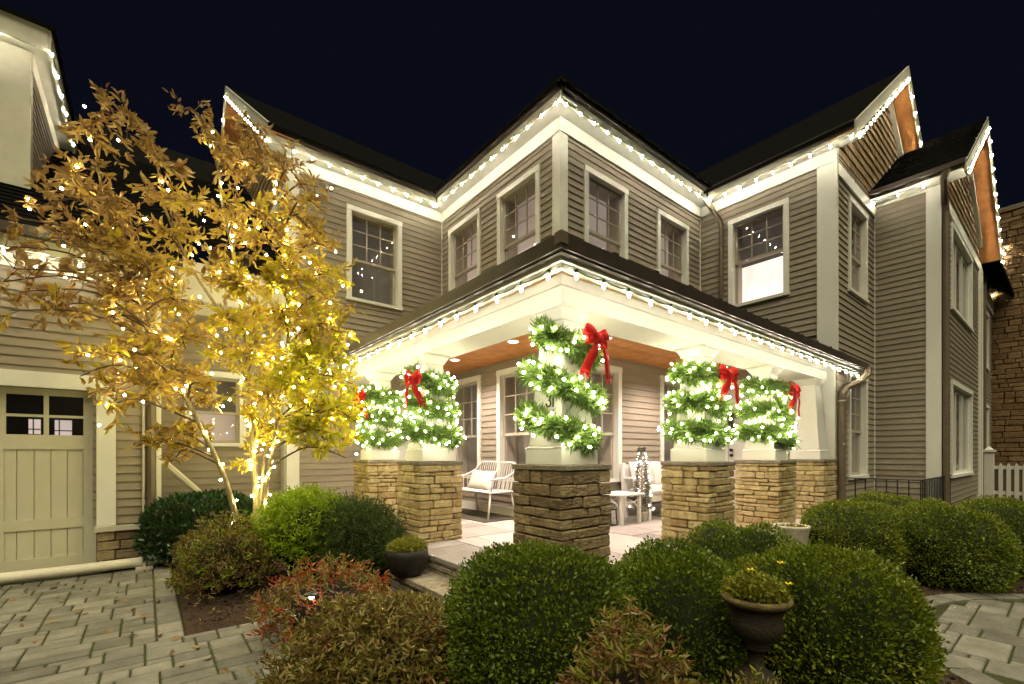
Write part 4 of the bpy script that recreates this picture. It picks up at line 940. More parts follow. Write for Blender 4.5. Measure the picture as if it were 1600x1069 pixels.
# pvc pipe lying along the garage
pp = thing('drain_pipe', (-1, 6.99, G), 'long pale plastic drain pipe lying on the pavers along the garage', 'pipe')
q = MB(); q.tube([(-4.5, 6.97, G + .075), (-.6, 6.99, G + .075), (.3, 7.0, G + .085), (.8, 7.15, G + .08)], .058, 12); part('pipe', q, 'pipe_white', pp, True)
q = MB(); q.tube([(-.42, 7.10, G + .05), (-.36, 7.11, G + .05), (.1, 7.12, G + .05)], [.075, .05, .05], 10); part('branch_pipe', q, 'pipe_white', pp, True)
q = MB(); q.box((-.10, 6.92, G), (.06, 7.06, G + .03)); q.lathe([(.064, 0), (.064, .001)], (0, 0, -5), 6); q = MB(); q.box((-.10, 6.90, G), (.06, 7.06, G + .03)); q.box((-.035, 6.925, G + .02), (-.01, 6.935, G + .12)); part('bracket', q, 'cream_board', pp)

# ------------------------------------------------------------------ string lights on the eaves
zb = 5.975
string_lights('string of lit bulbs under the left eave of the central block above two small windows', [(4.205, 4.30, zb), (4.205, 7.48, zb)])
string_lights('string of lit bulbs under the right eave of the central block above two small windows', [(4.32, 4.232, zb), (7.96, 4.232, zb)])
string_lights('string of lit bulbs under the wing eave above the pink lit window', [(7.975, 4.18, zb - .02), (7.975, 2.05, zb - .02)])
string_lights('string of lit bulbs under the left wing eave above the dark window by the tree', [(1.75, 7.495, zb), (4.16, 7.495, zb)])
string_lights('string of hanging bulbs along the porch eave above the spindle bench', [(2.098, 2.22, 2.545), (2.098, 7.70, 2.545)], .285)
string_lights('string of hanging bulbs along the porch eave from the corner pillar to the downspout', [(2.24, 2.098, 2.545), (8.45, 2.098, 2.545)], .285)
string_lights('string of bulbs climbing the near rake of the left wing gable', [(1.365, 7.50, 5.98), (1.365, 11.97, 9.36)], .37)
string_lights('string of bulbs on the far rake of the left wing gable', [(1.365, 12.4, 9.08), (1.365, 16.4, 6.05)], .9)
string_lights('string of bulbs climbing the left rake of the tall wing gable', [(7.98, 1.955, 5.92), (11.06, 1.955, 8.33)], .235)
string_lights('string of bulbs down the right rake of the tall wing gable', [(11.35, 1.955, 8.14), (14.0, 1.955, 6.06)], .31)
string_lights('string of bulbs up the left rake of the shingled gable', [(10.10, 1.065, 5.80), (12.73, 1.065, 7.66)], .27)
string_lights('string of bulbs down the right rake of the shingled gable', [(12.98, 1.065, 7.52), (15.45, 1.065, 5.79)], .30)
string_lights('three bulbs under the short eave of the shingled gable block', [(10.06, 1.60, 5.80), (10.06, 2.26, 5.80)], .33)
string_lights('string of bulbs under the garage eave behind the tree leaves', [(-2.6, 6.985, 3.465), (.28, 6.985, 3.465)], .29)
string_lights('string of bulbs round the eave corner of the room above the garage', [(-2.2, 7.735, 6.16), (-.885, 7.735, 6.16), (-.885, 12.2, 6.16)], .40)
string_lights('string of small lights running up the edge of the stone chimney', [(19.93, 1.60, 6.15), (19.93, 1.32, 7.5)], .2)

# ------------------------------------------------------------------ garlands and bows on the pillars
def col_h(z): return .185 + (.112 - .185) * min(1, max(0, (z - 1.38) / (2.36 - 1.38)))
def garland_mesh(seed, turns=2.45, z0=1.52, z1=2.22, ph=0.0, n=13000, rad=.122):
    rng = np.random.default_rng(seed); t = np.sort(rng.uniform(0, 1, n)); th = ph + t * turns * 2 * math.pi
    z = z1 + (z0 - z1) * t + .035 * np.sin(th * 1.0 + seed); h = .185 + (.112 - .185) * np.clip((z - 1.38) / .98, 0, 1)
    c, s = np.cos(th), np.sin(th); r = h / (np.abs(c) ** 5 + np.abs(s) ** 5) ** .2 + .062
    C = np.stack([r * c, r * s, z], 1); rr = rad * (.74 + .40 * np.sin(t * 95 + seed) * np.sin(t * 41 + 1))
    T = np.stack([-s, c, np.full(n, -.12)], 1); O = np.stack([c, s, np.zeros(n)], 1); Z = np.array([[0, 0, 1.]])
    a = rng.uniform(-math.pi, math.pi, n); off = O * np.cos(a)[:, None] + Z * np.sin(a)[:, None]
    k_ = rng.uniform(.05, .62, n)[:, None] * rr[:, None]; P = C + off * k_
    D = off * 1.0 + T * rng.choice([-1, 1], n)[:, None] * rng.uniform(.2, 1.1, n)[:, None] + rng.normal(0, .35, (n, 3))
    # each sprig is a spray of 3 needles
    Vs, Fs = [], []; base = 0
    for q_ in range(3):
        V, F = leaves(P + rng.normal(0, .006, (n, 3)), D + rng.normal(0, .35, (n, 3)), rng.uniform(.04, .10, n) * np.where(rng.uniform(0, 1, n) > .93, 1.5, 1.0), rng.uniform(.008, .018, n)); Vs.append(V); Fs.append(F + base); base += len(V)
    V = np.concatenate(Vs); F = np.concatenate(Fs)
    path = []
    m_ = max(2, int(turns * 24))
    for i in range(m_ + 1):
        tt = i / m_; th_ = ph + tt * turns * 2 * math.pi; zz = z1 + (z0 - z1) * tt + .035 * math.sin(th_ + seed); h_ = col_h(zz); cc, ss = math.cos(th_), math.sin(th_)
        r_ = h_ / (abs(cc) ** 5 + abs(ss) ** 5) ** .2 + .062; path.append((r_ * cc, r_ * ss, zz))
    # lamp spots on the outer skin of the garland
    nb = 104; tb = (np.arange(nb) + rng.uniform(.2, .8, nb)) / nb; lamp = []
    for tt in tb:
        th_ = ph + tt * turns * 2 * math.pi; zz = z1 + (z0 - z1) * tt + .035 * math.sin(th_ + seed); h_ = col_h(zz); cc, ss = math.cos(th_), math.sin(th_)
        r_ = h_ / (abs(cc) ** 5 + abs(ss) ** 5) ** .2 + .062; e_ = rng.uniform(-1.3, 1.3); R_ = rad * rng.uniform(.72, 1.12)
        lamp.append((cc * (r_ + R_ * math.cos(e_)), ss * (r_ + R_ * math.cos(e_)), zz + R_ * math.sin(e_)))
    return V, F, path, lamp
GLABEL = ['lit green pine garland spiralled round the corner column with the house number', 'lit green pine garland spiralled round the column beside the planted step', 'lit green pine garland spiralled round the column next to the leafy tree',
          'lit green pine garland spiralled round the column in front of the settee', 'lit green pine garland spiralled round the column in front of the front door']
PH = [R(163), R(150), R(130), R(120), R(95)]
for i in range(5):
    cx, cy = PIL[i][0] + .25, PIL[i][1] + .25
    V, F, path, lamp = garland_mesh(50 + i, ph=PH[i], turns=(2.35, 2.6, 2.5, 2.5, 2.6)[i], z1=(2.26, 2.24, 2.22, 2.24, 2.24)[i], z0=(1.46, 1.48, 1.48, 1.47, 1.47)[i], rad=(.118, .142, .142, .138, .138)[i])
    t = thing('garland', (cx, cy, 1.45), GLABEL[i], 'garland', 'lit garlands on the porch columns')
    me = fast_mesh('greenery', V - np.array([0, 0, 1.45]), F, 'pine_leaf'); o = link('greenery', me, (0, 0, 0), t)
    q = MB(); q.tube([(x, y, z - 1.45) for x, y, z in path], .012, 5); link('core_wire', q.mesh('core_wire', 'wire'), (0, 0, 0), t)
    for p in lamp: link('mini_bulb', MINI, (p[0], p[1], p[2] - 1.45), t)
def ribbon(mb, pts, wdir, w_, th=.003):
    """flat band along pts, wide along wdir (list or vector)"""
    base = len(mb.v); n = len(pts)
    for i, p in enumerate(pts):
        p = Vector(p); wd = Vector(wdir[i] if isinstance(wdir, list) else wdir).normalized() * ((w_[i] if isinstance(w_, list) else w_) / 2)
        d = (Vector(pts[min(i + 1, n - 1)]) - Vector(pts[max(i - 1, 0)])).normalized(); nn = d.cross(wd).normalized() * th
        mb.v += [tuple(p - wd - nn), tuple(p + wd - nn), tuple(p + wd + nn), tuple(p - wd + nn)]
    for i in range(n - 1):
        for a, b in ((0, 1), (1, 2), (2, 3), (3, 0)):
            f = (base + i * 4 + a, base + i * 4 + b, base + (i + 1) * 4 + b, base + (i + 1) * 4 + a); mb.f.append(f); mb.mi.append(0)
    mb.f += [(base + 3, base + 2, base + 1, base), tuple(base + (n - 1) * 4 + k_ for k_ in range(4))]; mb.mi += [0, 0]
def bow(loc, rotz, label, seed=0, s=1.0):
    """front of the bow looks along local -y"""
    rnd = random.Random(seed); t = thing('bow', loc, label, 'bow', 'red velvet bows on the garlands'); t.rotation_euler.z = rotz; s *= .9; t.scale = (s, s, s)
    for sx, tilt, ln in ((-1, .55, .155), (1, .45, .15), (-1, -.05, .125), (1, -.15, .12)):
        q = MB(); pts_ = []
        for j in range(17):
            a = j / 16 * 2 * math.pi; r_ = ln * (1 - math.cos(a)) / 2; y = -.045 * math.sin(a)
            pts_.append((sx * r_ * math.cos(tilt), y - .012, r_ * math.sin(tilt) + .0))
        ww = [.032 + .072 * ((1 - math.cos(j / 16 * 2 * math.pi)) / 2) for j in range(17)]
        ribbon(q, pts_, (-math.sin(tilt) * sx, 0.15, math.cos(tilt)), ww); local(t, 'loop', q, 'velvet', True)
    q = MB(); q.tube([(0, -.03, .035), (0, -.052, .012), (0, -.052, -.012), (0, -.03, -.035)], [.018, .032, .032, .018], 8); local(t, 'knot', q, 'velvet', True)
    for sx, ln, out in ((-1, .27 + rnd.uniform(0, .04), .125), (1, .26 + rnd.uniform(0, .05), .155)):
        q = MB(); n = 9; base = 0
        P_ = [(sx * (.012 + out * (j / n) ** .8), -.03 - .02 * math.sin(j / n * 5), -.01 - ln * j / n) for j in range(n + 1)]
        ribbon(q, P_, (1, .25 * sx, .18 * sx), [.036 + .052 * min(1, j / 4) for j in range(n + 1)])
        e_ = Vector(P_[-1]); wd = Vector((1, .25 * sx, .18 * sx)).normalized() * .043    # swallow-tail ends
        for k_ in (-1, 1): q.add([e_ + wd * k_, e_, e_ + wd * k_ * .95 + Vector((sx * .012, 0, -.05))] + [p + Vector((0, .006, 0)) for p in (e_ + wd * k_, e_, e_ + wd * k_ * .95 + Vector((sx * .012, 0, -.05)))], [(0, 1, 2), (5, 4, 3), (0, 3, 4, 1), (1, 4, 5, 2), (2, 5, 3, 0)])
        local(t, 'tail', q, 'velvet', True)
    return t
bow((2.68, 2.315, 2.19), R(0), 'red velvet bow on the corner column garland beside the house number', 1)
bow((2.33, 4.66, 2.15), R(-75), 'red velvet bow on the garland of the column by the planted step', 2)
bow((2.30, 6.20, 2.10), R(-80), 'red velvet bow partly hidden by tree leaves on the outermost garland', 3)
bow((4.75, 2.30, 2.13), R(-12), 'red velvet bow on the garland of the column before the settee', 4, 1.05)
bow((6.52, 2.31, 2.12), R(-5), 'red velvet bow on the garland of the column before the front door', 5, 1.05)

# little lit trees and wreaths
def mini_tree(x, y, z, h, r0, label, seed):
    rng = np.random.default_rng(seed); n = 1800; t = rng.uniform(0, 1, n); a = rng.uniform(0, 6.283, n); wob = r0 * (1 - t) ** .85 + .018
    P = np.stack([x + np.cos(a) * wob * rng.uniform(.2, .8, n), y + np.sin(a) * wob * rng.uniform(.2, .8, n), z + .16 + t * (h - .16)], 1); D = np.stack([np.cos(a), np.sin(a), rng.normal(.15, .4, n)], 1)
    V, F = leaves(P, D, rng.uniform(.04, .08, n), rng.uniform(.008, .014, n)); tr = thing('christmas_tree', (x, y, z), label, 'christmas tree')
    part('foliage', fast_mesh('foliage', V, F, 'frost_leaf'), None, tr); q = MB(); q.tube([(x, y, z), (x, y, z + h * .95)], [.014, .004], 6); part('trunk', q, 'bark', tr)
    q = MB(); q.lathe([(.06, 0), (.085, .13), (.078, .135)], (x, y, z), 14); part('pot', q, 'pale_pot', tr)
    for i in range(38):
        t_ = rng.uniform(.02, 1); a_ = rng.uniform(0, 6.283); w_ = r0 * (1 - t_) ** .85 + .03; link('mini_bulb', WMINI, Vector((x + math.cos(a_) * w_, y + math.sin(a_) * w_, z + .16 + t_ * (h - .16))) - wl(tr), tr)
mini_tree(5.66, 4.0, FZ, 1.08, .15, 'slim lit tabletop christmas tree between the side table and settee', 1)
mini_tree(8.06, 2.93, FZ, 1.0, .14, 'slim lit christmas tree beside the front door', 2)
def wreath(ax, p, a, z, r_, label, seed):
    rng = np.random.default_rng(seed); n = 1500; th = rng.uniform(0, 6.283, n); ph = rng.uniform(0, 6.283, n); rr = .055
    ca = np.cos(th) * r_; cz = np.sin(th) * r_; o_r = np.cos(ph) * rr; o_d = np.sin(ph) * rr * .8 + .06
    A_ = a + np.cos(th) * (r_ + o_r * .6); Z_ = z + np.sin(th) * (r_ + o_r * .6); P = np.array([pt(ax, p, A_[i], o_d[i], Z_[i]) for i in range(n)])
    D = P - np.array([pt(ax, p, a + ca[i], .04, z + cz[i]) for i in range(n)]) + rng.normal(0, .03, (n, 3)); V, F = leaves(P, D, rng.uniform(.03, .06, n), rng.uniform(.012, .02, n))
    t = thing('wreath', pt(ax, p, a, 0, z), label, 'wreath'); part('leaves', fast_mesh('leaves', V, F, ['olive_leaf', 'frost_leaf'], rng.choice(2, n)), None, t)
    q = MB(); q.tube([pt(ax, p, a + r_ * math.cos(k_ * .2618), .05, z + r_ * math.sin(k_ * .2618)) for k_ in range(25)], .018, 6); part('ring', q, 'twig', t)
wreath('V', UW, 3.76, 1.86, .20, 'brownish leaf wreath hanging on the front door', 1); wreath('U', VL, 3.56, 1.75, .20, 'pale dried leaf wreath hanging on the white end door', 2)
# bracket lamp near the end door
lm = thing('wall_lamp', (2.95, VL - .03, 2.32), 'small dark curved bracket lamp over the white end door', 'lamp')
q = MB(); q.tube([(2.98, VL - .02, 2.30), (2.99, VL - .14, 2.36), (3.05, VL - .24, 2.40), (3.18, VL - .27, 2.41)], .012, 6); part('bracket', q, 'fan_dark', lm); q = MB(); q.lathe([(.045, 0), (.05, .02), (.02, .04)], (2.98, VL - .05, 2.27), 10); part('mount', q, 'fan_dark', lm)

# ------------------------------------------------------------------ the tree
CA, SA = math.cos(R(51.2)), math.sin(R(51.2))
def at(px, py, Y):        # a measured direction and a distance give the real point
    t = (px - 800) / 710; return Vector(((CA + SA * t) * Y, (SA - CA * t) * Y, CAMZ + (709 - py) / 710 * Y))
tb = at(393, 892, 5.25); tb.z = G
tree = thing('leafy_tree', tb, 'multi-stemmed tree with brown and golden autumn leaves wound with tiny lights', 'tree')
rt = random.Random(12)
def smooth(pts, n=5):
    pts = [Vector(p) for p in pts]; out = []
    for i in range(len(pts) - 1):
        p0, p1, p2, p3 = pts[max(i - 1, 0)], pts[i], pts[i + 1], pts[min(i + 2, len(pts) - 1)]
        for j in range(n):
            t = j / n; out.append(.5 * ((2 * p1) + (p2 - p0) * t + (2 * p0 - 5 * p1 + 4 * p2 - p3) * t * t + (3 * p1 - p0 - 3 * p2 + p3) * t ** 3))
    return out + [pts[-1]]
stems = [
    (smooth([tb + Vector((-.02, -.05, 0)), at(375, 832, 5.0), at(352, 750, 4.95), at(325, 690, 4.9), at(285, 610, 4.85), at(235, 500, 4.75), at(200, 440, 4.7), at(165, 330, 4.75), at(150, 230, 4.85)]), .029),
    (smooth([tb + Vector((.03, .05, 0)), at(400, 790, 5.3), at(396, 720, 5.3), at(392, 640, 5.3), at(385, 540, 5.35), at(372, 430, 5.4), at(350, 330, 5.45), at(335, 230, 5.5), at(315, 180, 5.5)]), .033),
    (smooth([tb + Vector((.08, 0, 0)), at(412, 800, 5.25), at(420, 740, 5.2), at(428, 690, 5.2), at(440, 600, 5.2), at(452, 500, 5.2), at(450, 400, 5.2), at(430, 300, 5.2), at(410, 240, 5.2)]), .021),
    (smooth([tb + Vector((.0, .1, 0)), at(408, 770, 5.45), at(418, 660, 5.6), at(440, 560, 5.75), at(480, 470, 5.85), at(505, 380, 5.9)]), .018),
    (smooth([at(388, 600, 5.3), at(350, 500, 5.2), at(300, 420, 5.15), at(260, 330, 5.1), at(245, 255, 5.1)]), .02)]
for p, r_ in stems:
    q = MB(); n = len(p); q.tube(p, [r_ * (1 - .8 * i / (n - 1)) + .003 for i in range(n)], 8); part('trunk', q, 'bark', tree, True)
allst = [(pp, i / len(p)) for p, r_ in stems for i, pp in enumerate(p) if i > 8]
clu = [(8, 385, .5), (25, 340, .5), (6, 440, .5), (552, 600, .6), (558, 660, .6), (540, 715, .35), (500, 610, 1), (170, 178, .8), (150, 215, 1), (195, 205, 1), (245, 250, 1), (278, 180, .22), (315, 200, .25), (345, 235, .5), (392, 222, .7), (365, 270, .8), (405, 268, 1), (445, 275, .9), (478, 300, .9), (505, 330, .6), (520, 300, .3),
       (110, 262, .9), (85, 300, .9), (55, 325, .8), (130, 300, 1), (60, 380, .8), (22, 420, .6), (40, 455, .5), (95, 425, .8), (120, 380, .9), (170, 330, 1), (165, 380, 1), (215, 320, 1), (215, 375, 1), (15, 485, .35), (75, 480, .3),
       (255, 310, 1), (300, 320, 1), (345, 325, 1), (395, 330, 1.1), (445, 345, 1.1), (490, 365, 1), (528, 395, .8), (265, 370, 1.1), (310, 380, 1.2), (355, 385, 1.2), (405, 390, 1.2), (450, 400, 1.2), (500, 420, 1), (540, 440, .6),
       (185, 440, .9), (235, 425, 1), (280, 430, 1.2), (325, 440, 1.2), (375, 445, 1.2), (425, 450, 1.2), (475, 455, 1.1), (520, 470, .9), (150, 500, .7), (200, 490, .9), (250, 480, 1), (300, 490, 1.1), (350, 500, 1.2), (400, 505, 1.2), (450, 510, 1.2), (500, 510, 1.1), (535, 520, .8),
       (165, 555, .9), (125, 588, .45), (205, 555, 1), (190, 610, .9), (165, 640, .6), (240, 550, 1), (240, 610, .9), (290, 545, 1), (285, 600, .9), (335, 560, 1.1), (385, 560, 1.1), (430, 560, 1.2), (480, 560, 1.1), (525, 565, .9),
       (255, 690, .9), (275, 715, .5), (225, 700, .35), (330, 625, .7), (300, 650, .5), (375, 620, .9), (420, 625, 1), (455, 620, 1), (410, 680, .8), (435, 700, .5), (395, 720, .4), (490, 640, .8), (525, 655, .8), (548, 690, .7), (545, 640, .6), (510, 690, .4), (470, 600, .9)]
LP, LD, LL, LWd, LM = [], [], [], [], []; branches = MB(); lampspots = []
for (px, py, dens) in clu:
    ymax = 4.25 + 1.35 * min(1, px / 330) if px < 330 else 6.3; base_y = 4.15 + 1.15 * min(1, px / 380)
    Y = min(ymax, base_y + rt.uniform(-.45, .65)); c = at(px, py, Y)
    best = min(allst, key=lambda s_: (s_[0] - c).length + (0 if s_[0].z < c.z - .05 else .9 + (s_[0].z - c.z)))[0]
    mid = best.lerp(c, .55) + Vector((rt.uniform(-.1, .1), rt.uniform(-.1, .1), .10 + rt.uniform(0, .12)))
    path = smooth([best, mid, c], 5); branches.tube(path, [.011 * (1 - .7 * i / (len(path) - 1)) + .002 for i in range(len(path))], 5, False)
    if py > 420: dens *= 1.35
    if px > 440 and py > 480: dens *= 1.35
    ntw = max(4, int(((10 if px < 330 and py < 430 else 13) if dens > .4 else 8) * dens))
    for k_ in range(ntw):
        st = path[rt.randrange(4, len(path))]; d = Vector((rt.gauss(0, 1), rt.gauss(0, 1), rt.gauss(.15, .8))).normalized(); ln = rt.uniform(.12, .33)
        tw = [st, st + d * ln * .5 + Vector((0, 0, .03)), st + d * ln]; branches.tube(tw, [.004, .003, .0015], 4, False)
        nl = int(rt.uniform(10, 17) * (1 if dens > .4 else .7))
        for j in range(nl):
            f = rt.uniform(.15, 1.05); b_ = tw[0].lerp(tw[2], f) + Vector((rt.gauss(0, .012), rt.gauss(0, .012), rt.gauss(0, .012))); dd = d * .9 + Vector((rt.gauss(0, .75), rt.gauss(0, .75), rt.gauss(-.15, .6)))
            L_ = rt.uniform(.05, .125); LP.append(b_); LD.append(dd); LL.append(L_); LWd.append(L_ * rt.uniform(.28, .42))
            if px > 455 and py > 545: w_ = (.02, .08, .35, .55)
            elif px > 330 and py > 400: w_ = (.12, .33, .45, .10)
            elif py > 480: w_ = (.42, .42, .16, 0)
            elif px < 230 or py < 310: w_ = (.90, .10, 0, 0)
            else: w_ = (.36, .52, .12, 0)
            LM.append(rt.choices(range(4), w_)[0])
    if dens > .75: lampspots += [c + Vector((rt.gauss(0, .11), rt.gauss(0, .11), rt.gauss(0, .11))) for _ in range(2 if (px > 300 or py > 480) else 1)]
part('branches', branches, 'twig', tree, True)
LP = np.array([tuple(p) for p in LP]); LD = np.array([tuple(p) for p in LD]); LL = np.array(LL); LWd = np.array(LWd); LM = np.array(LM)
depth = LP[:, 0] * CA + LP[:, 1] * SA; order = np.argsort(depth / LL); near = order[:300]; rest = order[300:]
TL = ['brown_tree_leaf', 'gold_tree_leaf', 'yellow_tree_leaf', 'lime_tree_leaf']
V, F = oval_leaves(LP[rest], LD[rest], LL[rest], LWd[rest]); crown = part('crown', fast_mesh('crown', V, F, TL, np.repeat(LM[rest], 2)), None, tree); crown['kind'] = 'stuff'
LEAFV = {}
for k_ in range(4):
    for v_ in range(3):
        V, F = oval_leaves(np.zeros((1, 3)), np.array([[1., 0, 0]]), np.array([1.]), np.array([.36 + .05 * v_]), .18, .05 + .12 * v_); LEAFV[(k_, v_)] = fast_mesh('leaf', V, F, TL[k_])
for i in near:
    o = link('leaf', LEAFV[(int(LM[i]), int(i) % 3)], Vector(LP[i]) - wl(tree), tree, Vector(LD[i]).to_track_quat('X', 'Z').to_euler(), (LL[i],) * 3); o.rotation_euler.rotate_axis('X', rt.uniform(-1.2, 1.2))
# tiny lights: wound up the stems and through the crown
tl = thing('string_light', tb + Vector((0, 0, .3)), 'tiny warm lights wound up the stems and crown of the autumn tree', 'string lights', 'tiny lights on the garden tree')
wm = MB(); lamps = []
for si, (p, r_) in enumerate(stems[:4]):
    n = len(p); w_ = []
    for i in range(6, n - 3):
        f = i / n; a = i * 1.5 + si; rr = r_ * (1 - .8 * f) + .016; q_ = p[i] + Vector((math.cos(a) * rr, math.sin(a) * rr, 0)); w_.append(q_)
        if i % 2 == 0 or si in (1, 2): lamps.append(q_ + Vector((math.cos(a), math.sin(a), 0)) * .012)
        if si == 1 and i < 20 and i % 2: lamps.append(p[i].lerp(p[i + 1], .5) + Vector((math.cos(a + 2) * (rr + .01), math.sin(a + 2) * (rr + .01), 0)))
    wm.tube(w_, .0025, 4, False)
part('wire', wm, 'wire', tl)
for p in lamps + lampspots: link('tree_bulb', TMINI, p - wl(tl), tl)

# ------------------------------------------------------------------ shrubs
def wobble(D, seed, k_=3):
    rng = np.random.default_rng(seed); f = np.zeros(len(D))
    for i in range(k_ * 3): v = rng.normal(size=3) * (1.6 + i * .7); f += np.sin(D @ v + rng.uniform(0, 6)) / (2 + i * .5)
    return f
def clipped(name, label, c, rad, n, seed, mat_='box_leaf', L_=(.015, .031), lump=.10, group='clipped boxwood balls', cat='shrub', zcut=-.95, Wf=.55):
    """dense clipped evergreen: a dark core and a skin of small leaves"""
    rng = np.random.default_rng(seed); D = norm(rng.normal(size=(int(n * 1.3), 3))); D = D[D[:, 2] > zcut][:n]; m_ = len(D); rad = np.array(rad); c = np.array(c)
    sq = np.power(np.sum(np.abs(D) ** 2.6, 1), -1 / 2.6)[:, None] * D
    f = 1 + lump * wobble(D, seed) + .034 * wobble(D * 4, seed + 1) + .022 * wobble(D * 14, seed + 2); depth_ = rng.uniform(0, 1, m_) ** 2 * .12 - .035 * (rng.uniform(0, 1, m_) > .93) - .06 * (rng.uniform(0, 1, m_) > .988)
    P = c + sq * rad * (f - depth_)[:, None]; nrm = norm(D / rad); V, F = leaves(P, nrm * .8 + np.array([0, 0, .5]) + rng.normal(0, .5, (m_, 3)), rng.uniform(*L_, m_), rng.uniform(*L_, m_) * Wf)
    P_ok = V[:, 2] > G
    t = thing(name, (c[0], c[1], G), label, cat, group); V[:, 2] = np.maximum(V[:, 2], G - .01)
    o = part('foliage', fast_mesh('foliage', V, F, mat_), None, t)
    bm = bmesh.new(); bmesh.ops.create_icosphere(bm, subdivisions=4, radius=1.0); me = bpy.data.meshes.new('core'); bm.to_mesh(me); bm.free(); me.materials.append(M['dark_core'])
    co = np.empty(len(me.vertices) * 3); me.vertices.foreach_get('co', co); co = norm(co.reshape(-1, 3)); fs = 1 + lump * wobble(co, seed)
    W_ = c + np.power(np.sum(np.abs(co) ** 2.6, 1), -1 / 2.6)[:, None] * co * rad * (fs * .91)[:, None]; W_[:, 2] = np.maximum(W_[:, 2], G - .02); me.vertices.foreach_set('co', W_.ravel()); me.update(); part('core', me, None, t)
    st = MB(); st.tube([(c[0], c[1], G - .03), (c[0], c[1], c[2])], .03, 6); part('stem', st, 'bark', t)
    return t
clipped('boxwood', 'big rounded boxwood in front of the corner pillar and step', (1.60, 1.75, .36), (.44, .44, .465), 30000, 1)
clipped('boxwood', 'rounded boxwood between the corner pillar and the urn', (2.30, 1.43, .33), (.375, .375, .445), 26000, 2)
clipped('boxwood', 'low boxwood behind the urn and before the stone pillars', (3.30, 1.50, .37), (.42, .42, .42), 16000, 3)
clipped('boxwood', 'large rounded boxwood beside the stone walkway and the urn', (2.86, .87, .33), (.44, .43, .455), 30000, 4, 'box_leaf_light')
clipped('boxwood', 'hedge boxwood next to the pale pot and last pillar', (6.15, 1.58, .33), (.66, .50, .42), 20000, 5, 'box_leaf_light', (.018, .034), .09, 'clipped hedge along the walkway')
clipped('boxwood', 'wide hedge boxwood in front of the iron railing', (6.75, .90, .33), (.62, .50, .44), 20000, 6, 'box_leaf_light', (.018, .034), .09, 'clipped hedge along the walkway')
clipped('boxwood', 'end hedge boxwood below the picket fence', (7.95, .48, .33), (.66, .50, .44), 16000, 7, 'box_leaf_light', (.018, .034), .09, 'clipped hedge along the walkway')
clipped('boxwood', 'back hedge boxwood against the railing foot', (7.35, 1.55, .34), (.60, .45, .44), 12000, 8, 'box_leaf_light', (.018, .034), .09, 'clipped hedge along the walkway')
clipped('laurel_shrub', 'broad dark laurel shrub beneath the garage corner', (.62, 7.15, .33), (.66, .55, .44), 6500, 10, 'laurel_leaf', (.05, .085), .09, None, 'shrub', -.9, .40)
def airy(name, label, c, rad, n, seed, mats, probs, L_=(.035, .06), W_=.26, cat='shrub', stems_=26, lift=.35, singles=0, core=True, tops=0, topmat=None):
    """loose leafy shrub: arching canes with narrow leaves in sprays"""
    rng = np.random.default_rng(seed); c = np.array(c, float); rad = np.array(rad, float); t = thing(name, (c[0], c[1], G), label, cat)
    canes = MB(); tips = []
    for i in range(stems_):
        d = norm(rng.normal(size=(1, 3)))[0]; d[2] = abs(d[2]) * .9 + .15; d = d / np.linalg.norm(d); tip = c + d * rad * rng.uniform(.75, 1.06); b0 = np.array([c[0] + rng.normal(0, .06), c[1] + rng.normal(0, .06), G]); mid = (b0 + tip) / 2 + np.array([0, 0, .08])
        canes.tube([b0, mid, tip], [.006, .005, .002], 4, False); tips.append(tip)
    part('canes', canes, 'twig', t)
    ns = n // 7; D = norm(rng.normal(size=(ns * 2, 3))); D = D[D[:, 2] > -.35][:ns]; ns = len(D); rf = rng.uniform(.35, 1.0, ns) ** .45; f = 1 + .10 * wobble(D, seed)
    S0 = c + D * rad * (rf * f)[:, None]; sd = norm(D / rad * .22 + np.array([0, 0, lift]) + rng.normal(0, .45, (ns, 3)))
    P = np.repeat(S0, 7, 0) + np.repeat(sd, 7, 0) * (np.tile(np.linspace(0, .075, 7), ns) * (L_[1] / .06))[:, None] + rng.normal(0, .004, (ns * 7, 3)); DD = np.repeat(sd, 7, 0) * .6 + rng.normal(0, .65, (ns * 7, 3))
    Ls = rng.uniform(*L_, ns * 7); m_ = np.repeat(rng.choice(len(mats), ns, p=probs), 7); keep = P[:, 2] > G + .01; P, DD, Ls, m_ = P[keep], DD[keep], Ls[keep], m_[keep]
    if singles:
        dp = (P[:, 0] * CA + P[:, 1] * SA); od = np.argsort(dp / Ls); idx, od = od[:singles], od[singles:]
        for k_ in idx:
            key = ('n', mats[m_[k_]], int(k_) % 2)
            if key not in LEAFV:
                V, F = oval_leaves(np.zeros((1, 3)), np.array([[1., 0, 0]]), np.array([1.]), np.array([W_ + .05 * key[2]]), .15, .1); LEAFV[key] = fast_mesh('leaf', V, F, mats[m_[k_]])
            o = link('leaf', LEAFV[key], Vector(P[k_]) - wl(t), t, Vector(DD[k_]).to_track_quat('X', 'Z').to_euler(), (Ls[k_],) * 3); o.rotation_euler.rotate_axis('X', random.uniform(-1.5, 1.5))
        P, DD, Ls, m_ = P[od], DD[od], Ls[od], m_[od]
    V, F = oval_leaves(P, DD, Ls, Ls * W_); o = part('foliage', fast_mesh('foliage', V, F, list(mats), np.repeat(m_, 2)), None, t); o['kind'] = 'stuff'
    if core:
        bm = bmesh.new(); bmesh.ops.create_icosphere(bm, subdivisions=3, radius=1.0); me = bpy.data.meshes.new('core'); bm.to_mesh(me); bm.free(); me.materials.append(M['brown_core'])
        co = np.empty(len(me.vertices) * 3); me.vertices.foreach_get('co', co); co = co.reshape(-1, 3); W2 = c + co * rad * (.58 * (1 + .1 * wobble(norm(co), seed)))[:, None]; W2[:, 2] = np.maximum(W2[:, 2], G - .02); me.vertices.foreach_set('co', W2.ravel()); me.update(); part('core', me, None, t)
    return t
